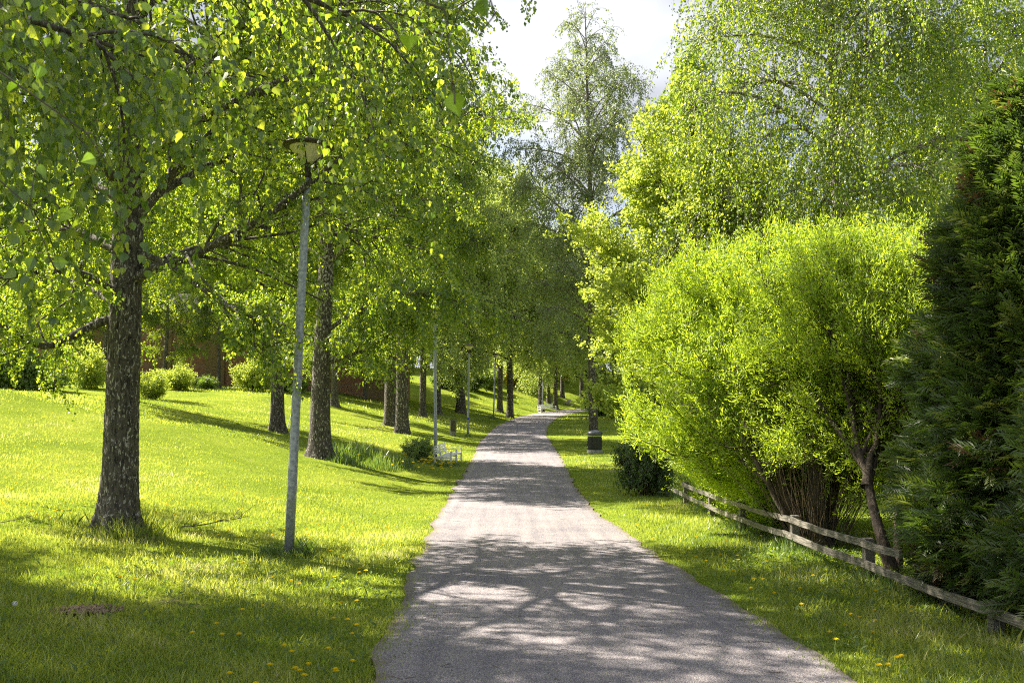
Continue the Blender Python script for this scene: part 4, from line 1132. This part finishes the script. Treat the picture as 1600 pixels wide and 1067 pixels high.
# ------------------------------------------------------------ litter bin
b = at(929, 39.3); t = thing('litter_bin', 'round dark litter bin with lid on the grass right beside the tall airy birch', 'litter bin', b)
g = Geo(); lathe(g, [(.30, -.05), (.31, .0), (.305, .13), (.285, .14)], 28, 0); link_mesh('base', g.mesh('bin_base', ['bin_base']), t)
g = Geo(); lathe(g, [(.27, .12), (.275, .16), (.275, .62), (.27, .70)], 28, 0)
for k in range(28):
    a = k * 2 * PI / 28; box(g, (.278 * math.cos(a), .278 * math.sin(a), .40), (.012, .03, .46), rotz(a), 0)
link_mesh('body', g.mesh('bin_body', ['bin_body']), t)
g = Geo(); lathe(g, [(.276, .66), (.286, .665), (.286, .705), (.276, .71)], 28, 0); link_mesh('band', g.mesh('bin_band', ['bin_band']), t)
g = Geo(); lathe(g, [(.27, .705), (.30, .75), (.31, .79), (.29, .83), (.20, .88), (.10, .91), (.02, .915)], 28, 0); box(g, (.24, -.08, .83), (.16, .22, .05), roty(.35), 0, .01)
link_mesh('lid', g.mesh('bin_lid', ['bin_lid']), t)

# ------------------------------------------------------------ utility box
b = at(708, 53); t = thing('utility_box', 'narrow brown and grey box standing on the lawn between two lamp posts', 'box', b, .1)
g = Geo(); box(g, (0, 0, .42), (.32, .26, .90), None, 0, .01); link_mesh('body', g.mesh('ubox_body', ['bin_base']), t)
g = Geo(); box(g, (0, -.136, .54), (.24, .012, .56), None, 0, .003); link_mesh('door', g.mesh('ubox_door', ['box_brown']), t)
g = Geo(); box(g, (0, 0, .885), (.36, .30, .04), None, 0, .01); link_mesh('lid', g.mesh('ubox_lid', ['box_brown']), t)

# ------------------------------------------------------------ fence
t = thing('wooden_fence', 'low weathered two rail wooden fence between the verge and the willows', 'fence', (0, 0, 0))
FY = [(3.42, 22.6), (3.44, 20.3), (3.46, 17.8), (3.43, 15.3), (3.50, 12.75), (3.58, 10.35), (3.62, 7.75), (3.66, 5.3), (3.7, 2.9)]
rngf = np.random.default_rng(9)
ph_ = {}
for i, (x, y) in enumerate(FY):
    z = hz(x, y); g = Geo(); hh = .46 if i not in (0, 6, 7, 8) else .36
    if i in (6, 7, 8): hh = .27
    tilt = rngf.normal(0, .02)
    box(g, (0, 0, hh / 2 - .1), (.10, .10, hh + .2), roty(tilt), 0, .006)
    link_mesh('post', g.mesh('fence_post', ['fence_wood']), t, (x + .075, y, z - .0))
def rail(a, b_, za, zb_, kind):
    (x0, y0), (x1, y1) = a, b_; p0 = np.array([x0, y0, hz(x0, y0) + za]); p1 = np.array([x1, y1, hz(x1, y1) + zb_]); d = p1 - p0; ln = np.linalg.norm(d)
    g = Geo(); n = 10; tt = np.linspace(0, 1, n)
    # a board with a slightly uneven upper edge
    hh = .072 if kind == 0 else .078; V = []
    for k, u in enumerate(tt):
        sag = -.012 * math.sin(PI * u) + rngf.normal(0, .0018); th_ = .028
        for (oy, oz) in ((-th_ / 2, -hh / 2), (th_ / 2, -hh / 2), (th_ / 2, hh / 2 + sag * .3), (-th_ / 2, hh / 2 + sag * .3)): V.append((oy, u * ln, oz + sag))
    V = np.array(V); q = []
    for k in range(n - 1):
        for j in range(4): q.append([k * 4 + j, k * 4 + (j + 1) % 4, (k + 1) * 4 + (j + 1) % 4, (k + 1) * 4 + j])
    q.append([0, 3, 2, 1]); q.append([(n - 1) * 4 + j for j in range(4)])
    g.add(V, np.array(q), 0); o = link_mesh('rail', g.mesh('fence_rail', ['fence_wood']), t)
    o.location = p0; yaw = math.atan2(-d[0], d[1]); o.rotation_euler = (math.asin(d[2] / ln), 0, yaw)
for i in range(len(FY) - 1):
    rail((FY[i][0] + .006, FY[i][1] - .003), (FY[i + 1][0] + .006, FY[i + 1][1] + .003), .21, .21, 1)
for i in range(1, 5): rail((FY[i][0] + .006, FY[i][1] - .003), (FY[i + 1][0] + .006, FY[i + 1][1] + .003), .415, .415, 0)
rail((FY[5][0] + .006, FY[5][1] - .003), (3.6, 9.35), .415, .41, 0)

# ------------------------------------------------------------ long grass, tufts
def tuft(name, label, cx_, cy_, rx, ry, n, h0, wd, seed, kind='stuff', cat='long grass', mat='long_grass', lean=.7):
    r_ = np.random.default_rng(seed); a = r_.uniform(0, 2 * PI, n); q = np.sqrt(r_.random(n)); x = cx_ + rx * q * np.cos(a); y = cy_ + ry * q * np.sin(a)
    kp = np.abs(x - xc(y)) > hw(y) + .05; x = x[kp]; y = y[kp]; q = q[kp]
    g = Geo(); blades(g, x, y, h0 * (1.15 - .6 * q) * (.75 + .45 * np.sin(x * 5.3 + 2 * np.sin(y * 2.1))) * r_.uniform(.5, 1.2, len(x)), wd * r_.uniform(.6, 1.3, len(x)), r_, lean, True)
    return tag(link_mesh(name, g.mesh(name, [mat])), label, cat, None, kind)


tuft('grass_tuft', 'tall grass grown up round the foot of the large old birch', o1[0], o1[1], .8, .7, 2600, .33, .008, 1, mat='grass_blade')
tuft('grass_tuft', 'dark tall grass round the foot of the nearest lamp post', -2.68, 12.1, .33, .3, 1100, .36, .009, 2)
tuft('long_grass', 'patch of long dark blades growing wild near the white bench', -4.3, 28.6, 1.5, 1.9, 2600, .55, .02, 3, lean=.5)
tuft('long_grass', 'long dark grass under the end of the white bench', -2.5, 31.8, .9, .8, 900, .22, .02, 4)
tuft('grass_tuft', 'grass grown up round the fourth lamp post', at(771, 77)[0], 77, .35, .35, 160, .35, .04, 5)
tuft('grass_tuft', 'uncut grass growing along the foot of the low fence', 3.55, 13, .22, 9.5, 5200, .20, .008, 6)
tuft('grass_tuft', 'grass growing round the foot of the lamp post before the grey box', at(731, 55)[0], 55, .2, .2, 120, .25, .03, 7)


# ------------------------------------------------------------ dandelions
def dandelion_mesh(detail, seed, h):
    r_ = np.random.default_rng(seed); gs = Geo(); gh = Geo()
    bx_, by_ = r_.normal(0, .015, 2)
    tubes(gs, np.array([(0, 0, -.01), (bx_ * .4, by_ * .4, h * .5), (bx_, by_, h)]), np.array([.0022, .002, .0018]), 5, 0)
    n = 34 if detail else 14; a = np.arange(n) * 2.399; q = np.linspace(.1, 1, n)
    b = np.repeat([(bx_, by_, h)], n, 0) + np.stack([np.cos(a), np.sin(a), 0 * a], 1) * .003
    d = np.stack([np.cos(a) * q, np.sin(a) * q, .25 + (1 - q)], 1)
    kites(gh, b, d, np.stack([0 * a, 0 * a, 1 + 0 * a], 1) + r_.normal(0, .1, (n, 3)), .021 * (.6 + .4 * q), np.full(n, .0075 if detail else .011), r_, 0, .02, .7)
    return gs.mesh('dandelion_stem', ['stem_green']), gh.mesh('dandelion_head', ['petal'])


DM = [dandelion_mesh(True, 200 + i, h) for i, h in enumerate((.05, .07, .09, .12))]
DL = [dandelion_mesh(False, 210 + i, h) for i, h in enumerate((.05, .075))]
for m_ in DL:
    pass
rd_ = np.random.default_rng(55)
spots = []   # (x, y, group key)
def scatter_px(n, px0, px1, y0, y1, key):
    k = 0; it = 0
    while k < n and it < n * 30:
        it += 1; Y = 1 / (1 / y0 - rd_.random() * (1 / y0 - 1 / y1)); X = (rd_.uniform(px0, px1) - 800) / F_PX * Y
        if abs(X - float(xc(Y))) < float(hw(Y)) + .08: continue
        spots.append((X, Y, key)); k += 1
scatter_px(26, 300, 600, 5.8, 8.5, 'left')
scatter_px(20, 380, 640, 8.5, 12, 'left')
scatter_px(26, 1100, 1420, 6, 11, 'right')
scatter_px(18, 950, 1200, 11, 19, 'right')
for k in range(70):
    spots.append((-2.35 + rd_.normal(0, .75), 29.6 + rd_.normal(0, 1.1), 'bench'))
for k in range(22): spots.append((-2.4 + rd_.normal(0, .5), 38 + rd_.normal(0, 1.6), 'bench'))
spots = [s for s in spots if abs(s[0] - float(xc(s[1]))) > float(hw(s[1])) + .05]
INFO = {'left': ('yellow dandelion in the lawn between the nearest lamp post and the path', 'dandelions in the near lawn'),
        'right': ('yellow dandelion in the verge between the path and the low fence', 'dandelions in the fence verge'),
        'bench': ('yellow flower in the patch in front of the long white bench', 'yellow flowers round the long bench')}
for i, (x, y, key) in enumerate(spots):
    lab, grp = INFO[key]; z = hz(x, y); rz = rd_.uniform(0, 6.28)
    if y < 14:
        ms = DM[i % 3]; t = thing('dandelion', lab, 'dandelion', (x, y, z), rz, grp); t.scale = (1.15,) * 3
        link_mesh('stem', ms[0], t); link_mesh('flower_head', ms[1], t)
    else:
        o = link_mesh('dandelion', DL[i % 2][1], None, (x, y, z + (.02 if key != 'bench' else .08))); s_ = 1.5 if key != 'bench' else 2.4; o.scale = (s_,) * 3; o.rotation_euler = (0, 0, rz); tag(o, lab, 'dandelion', grp)
for (px, py, Y, lab, j) in ((196, 932, 8.6, 'tall dandelion standing up by itself near the bare earth', 3), (217, 936, 8.5, 'second tall dandelion, leaning a little, near the bare earth', 3)):
    p = at(px, Y); t = thing('dandelion', lab, 'dandelion', p, px, None); t.scale = (1.2, 1.2, 1.5); link_mesh('stem', DM[j][0], t); link_mesh('flower_head', DM[j][1], t)
# seed clock
p = at(35, 7.6); t = thing('dandelion_clock', 'white dandelion seed head on a thin stem in the near lawn', 'dandelion', p)
g = Geo(); tubes(g, np.array([(0, 0, 0), (.004, 0, .06), (0, 0, .12)]), np.array([.002] * 3), 5); link_mesh('stem', g.mesh('clock_stem', ['stem_green']), t)
g = Geo(); n = 90; v = norm(rd_.normal(0, 1, (n, 3))); c0 = np.array([0, 0, .135]); tubes(g, np.stack([c0 + v * .003, c0 + v * .02], 1), np.full((n, 2), .0006), 3)
kites(g, c0 + v * .018, norm(np.cross(v, rd_.normal(0, 1, v.shape))), v, np.full(n, .009), np.full(n, .009), rd_); link_mesh('seed_head', g.mesh('clock_head', ['seed_white']), t)
# hundreds of distant dandelions in the sunny lawn
g = Geo(); n = 2600; Y = 1 / (1 / 13 - rd_.random(n) * (1 / 13 - 1 / 48)); X = rd_.uniform(-.52, .12, n) * Y; kp = (np.abs(X - xc(Y)) > hw(Y) + .1); X = X[kp]; Y = Y[kp]
q = patchy(X * .8, Y * .8 + 3) ; kp = rd_.random(len(X)) < np.clip((q - .42) * 3, 0.05, 1); X = X[kp]; Y = Y[kp]; n = len(X)
b = np.stack([X, Y, hfun(X, Y) + .06], 1)
for k in range(3):
    a = rd_.uniform(0, 6.28, n); kites(g, b - np.stack([np.cos(a), np.sin(a), 0 * a], 1) * .016, np.stack([np.cos(a), np.sin(a), 0 * a], 1), np.stack([0 * a, 0 * a, 1 + 0 * a], 1) + rd_.normal(0, .4, (n, 3)), np.full(n, .036), np.full(n, .028), rd_, 0, .1, .5)
tag(link_mesh('flower_carpet', g.mesh('flower_carpet', ['petal'])), 'countless tiny yellow dandelions dotting the sunny lawn', 'dandelions', None, 'stuff')

g = Geo(); n = 900; Y = 1 / (1 / 4.0 - rd_.random(n) * (1 / 4.0 - 1 / 34)); sd = rd_.choice([-1, 1], n) * rd_.random(n) ** .45; X = xc(Y) + sd * hw(Y) * .97
b = np.stack([X, Y, hfun(X, Y) + .034 - .018 * sd ** 2], 1); a = rd_.uniform(0, 6.28, n); kites(g, b, np.stack([np.cos(a), np.sin(a), .05 + 0 * a], 1), np.stack([0 * a, 0 * a, 1 + 0 * a], 1) + rd_.normal(0, .2, (n, 3)), rd_.uniform(.008, .022, n), rd_.uniform(.004, .012, n), rd_, 0, .1, .5)
m_ = 120; Y = 1 / (1 / 4.0 - rd_.random(m_) * (1 / 4.0 - 1 / 25)); sd = rd_.choice([-1, 1], m_) * rd_.random(m_) ** .5; X = xc(Y) + sd * hw(Y) * .95; a = rd_.normal(0, .5, m_); ln = rd_.uniform(.03, .16, m_)
b = np.stack([X, Y, hfun(X, Y) + .036 - .018 * sd ** 2], 1); tubes(g, strands(b, np.stack([np.cos(a), np.sin(a), 0 * a], 1), ln, 4, np.array([0, 0, 0.]), np.array([.15, .15, .0]), rd_), np.full((m_, 4), .0018), 3)
tag(link_mesh('litter', g.mesh('litter', ['bark_plain'])), 'tiny dry twigs and bud scales fallen on the gravel path', 'litter', None, 'stuff')

# ------------------------------------------------------------ small things on the lawn
def fallen(label, loc, rz, sc, seed):
    r_ = np.random.default_rng(seed); g = Geo(); main = strands(np.array([[0, 0, .02]]), np.array([[1, 0, .02]]), np.array([1.1]), 9, np.array([0, 0, 0.]), .16, r_); main[..., 2] = np.abs(main[..., 2]) * .5 + .02
    tubes(g, main, np.linspace(.012, .004, 9)[None], 6); b_, tn, s, rr, i = pick(main, np.linspace(.012, .004, 9)[None], 9, .1, .95, r_)
    d = tn * .6 + r_.normal(0, .6, b_.shape); d[:, 2] = np.abs(d[:, 2]) * .5; sec = strands(b_, d, r_.uniform(.15, .5, 9), 6, np.array([0, 0, -.1]), .18, r_)
    tubes(g, sec, np.linspace(.006, .002, 6)[None] * np.ones((9, 1)), 5)
    o = link_mesh('fallen_branch', g.mesh('fallen_branch', ['bark_plain']), None, loc); o.rotation_euler = (0, 0, rz); o.scale = (sc,) * 3; return tag(o, label, 'branch')


fallen('thin forked fallen branch on the sunny lawn beside the large old birch', at(288, 13.6, .03), .1, .85, 1)
fallen('small crooked fallen twig at the shaded edge of the lawn, far from the path', at(-5, 12.4, .02), .3, .45, 2)
fallen('short dead stick lying in front of the pair of birches above the bench', at(560, 44, .02), 0, 1.3, 3)
g = Geo(); tubes(g, np.array([(0, 0, -.1), (.02, 0, .5), (.05, 0, 1.05)]), np.array([.022, .02, .018]), 6); o = link_mesh('wooden_stake', g.mesh('wooden_stake', ['white_paint']), None, at(450, 38)); o.rotation_euler = (0, .22, 0)
tag(o, 'thin pale stake leaning on the lawn behind the nearest lamp post', 'stake')


def lumps(name, label, cat, loc, n, spread, s0_, s1_, seed, mat, flat=.6):
    r_ = np.random.default_rng(seed); g = Geo(); ico = []
    for k in range(n):
        a = r_.uniform(0, 6.28); q = math.sqrt(r_.random()) * spread; s_ = r_.uniform(s0_, s1_) * (1.1 - .6 * q / spread)
        th_ = np.linspace(0, PI, 6); prof = [(max(.0005, s_ * math.sin(t_)), -s_ * flat * math.cos(t_)) for t_ in th_]
        n0 = len(g.v); lathe(g, prof, 9, 0, (q * math.cos(a) * 1.5, q * math.sin(a), s_ * .25), False)
        v = g.v[-1]; g.v[-1] = v + r_.normal(0, s_ * .13, v.shape).astype(np.float32)
    return tag(link_mesh(name, g.mesh(name, [mat]), None, loc), label, cat)


lumps('molehill', 'small mound of crumbly brown earth dug up in the near lawn', 'molehill', at(145, 8.0, .03), 130, .19, .012, .04, 1, 'soil')
# far stones
def rock(name, label, loc, s, seed, mat='stone', group=None):
    r_ = np.random.default_rng(seed); g = Geo(); K, Sd = 12, 20; V = []
    for i in range(K):
        ph = PI * i / (K - 1)
        for j in range(Sd):
            a = 2 * PI * j / Sd; v = Vector((math.sin(ph) * math.cos(a), math.sin(ph) * math.sin(a), math.cos(ph))); q = 1 + .28 * mnoise.noise(v * 1.3 + Vector((seed, 0, 0))) + .08 * mnoise.noise(v * 4)
            V.append((v.x * s[0] * q, v.y * s[1] * q, v.z * s[2] * q + s[2] * .5))
    a_ = (np.arange(K - 1) * Sd)[:, None]; j = np.arange(Sd)[None]; j2 = (j + 1) % Sd
    g.add(np.array(V), np.stack([a_ + j, a_ + Sd + j, a_ + Sd + j2, a_ + j2], -1).reshape(-1, 4), 0, None, True)
    return tag(link_mesh(name, g.mesh(name, [mat]), None, loc), label, 'stone', group)


rock('boulder', 'rounded grey boulder on the far slope beside the birches', at(889, 114), (.55, .5, .42), 3)
rock('boulder', 'whitish boulder at the end of the pale kerb stones', at(607, 78), (.32, .3, .34), 4, 'pale_stone')
for k in range(9):
    rock('kerb_stone', 'pale stone in the kerb line behind the pair of birches', at(556 + k * 5.2, 84 - k * .5), (.20, .16, .13), 10 + k, 'pale_stone', 'pale kerb stones on the lawn')

# ------------------------------------------------------------ parked car behind the kerb
def car(loc, rz, label):
    t = thing('parked_car', label, 'car', loc, rz)
    prof = [(-2.15, .35), (-2.2, .75), (-2.05, .95), (-1.35, 1.02), (-.75, 1.42), (.75, 1.45), (1.55, 1.05), (2.1, .98), (2.2, .6), (2.12, .3)]
    g = Geo(); n = len(prof); V = []
    for sy, ins in ((-.88, 0), (.88, 0)):
        for (x, z) in prof: V.append((x, sy * (1 if z < 1.03 else .82), z))
    q = [[i, (i + 1) % n, n + (i + 1) % n, n + i] for i in range(n)]; g.add(np.array(V), np.array(q), 0, None, False)
    g.f.append((np.arange(n)[None, ::-1], 0, None, False)); g.f.append((np.arange(n)[None] + n, 0, None, False)); body = link_mesh('body', g.mesh('car_body', ['car_paint']), t)
    for sy in (-1, 1):
        g = Geo(); g.add(np.array([(-1.2, sy * .868, 1.02), (-.72, sy * .742, 1.38), (.70, sy * .742, 1.40), (1.35, sy * .868, 1.04)]) + np.array([0, sy * .015, 0]), np.array([[0, 1, 2, 3]])); link_mesh('window', g.mesh('car_window', ['glass']), t)
        for sx in (-1.35, 1.35):
            g = Geo(); cyl(g, (sx, sy * .68, .32), (sx, sy * .9, .32), .32, .32, 24); wh = link_mesh('wheel', g.mesh('car_wheel', ['tyre']), t)
            g = Geo(); cyl(g, (sx, sy * .9, .32), (sx, sy * .915, .32), .2, .18, 18); link_mesh('rim', g.mesh('car_rim', ['rim']), wh)
        g = Geo(); box(g, (2.17, sy * .68, .78), (.09, .3, .14), None, 0, .01); link_mesh('tail_light', g.mesh('tail_light', ['tail_lens']), t)
        g = Geo(); box(g, (-2.19, sy * .66, .68), (.07, .3, .13), None, 0, .01); link_mesh('headlight', g.mesh('headlight', ['cream']), t)


p = at(566, 92); car(p, PI + .35, 'dark parked car glimpsed between the birches below the brick wall')

# ------------------------------------------------------------ buildings
bx0 = -44; by = 76
bb = thing('brick_building', 'long brown brick building half hidden behind the birches and bushes', 'building', (bx0, by, hz(-25, 70) - .6), -.03)
g = Geo(); box(g, (17.5, 5, 1.9), (35, 10, 8.4)); link_mesh('wall', g.mesh('bb_wall', ['brick']), bb)
for k in range(9):
    g = Geo(); box(g, (1.0 + k * 4.1, -.06, 1.9), (1.5, .12, 8.2)); link_mesh('pilaster', g.mesh('pilaster', ['brick_tan']), bb)
g = Geo(); V = np.array([(-.6, -.7, 6.1), (35.6, -.7, 6.1), (35.6, 10.7, 6.1), (-.6, 10.7, 6.1), (-.6, 5, 8.4), (35.6, 5, 8.4), (-.6, -.7, 6.25), (35.6, -.7, 6.25), (35.6, 10.7, 6.25), (-.6, 10.7, 6.25)])
g.add(V, np.array([[6, 7, 5, 4], [8, 9, 4, 5], [0, 1, 7, 6], [2, 3, 9, 8], [3, 2, 1, 0]])); g.f.append((np.array([[6, 4, 9], [7, 8, 5]]), 0, None, False)); g.f.append((np.array([[0, 6, 9, 3], [1, 2, 8, 7]]), 0, None, False))
link_mesh('roof', g.mesh('bb_roof', ['roof']), bb)

p = at(789, 135); hs = thing('small_house', 'small red brown house with white base beyond the crest of the slope', 'house', (p[0], p[1], p[2] - .2), .15)
g = Geo(); box(g, (0, 3, .35), (7, 6, .9)); link_mesh('foundation', g.mesh('sh_base', ['white_paint']), hs)
g = Geo(); box(g, (0, 3, 2.2), (6.9, 5.9, 2.8)); link_mesh('wall', g.mesh('sh_wall', ['house_red']), hs)
g = Geo(); V = np.array([(-3.8, -.5, 3.5), (3.8, -.5, 3.5), (3.8, 6.5, 3.5), (-3.8, 6.5, 3.5), (-3.8, 3, 5.4), (3.8, 3, 5.4)]); g.add(V, np.array([[0, 1, 5, 4], [2, 3, 4, 5], [3, 2, 1, 0]])); g.f.append((np.array([[0, 4, 3], [1, 2, 5]]), 0, None, False))
link_mesh('roof', g.mesh('sh_roof', ['roof']), hs)
for k in (-2, 0, 2):
    f = Geo(); box(f, (k, .03, 2.3), (1.0, .08, 1.1)); wf = link_mesh('window', f.mesh('sh_window', ['white_paint']), hs)
    f = Geo(); box(f, (k, -.014, 2.3), (.8, .012, .9)); link_mesh('pane', f.mesh('sh_pane', ['glass']), wf)
print('SCENE BUILT')
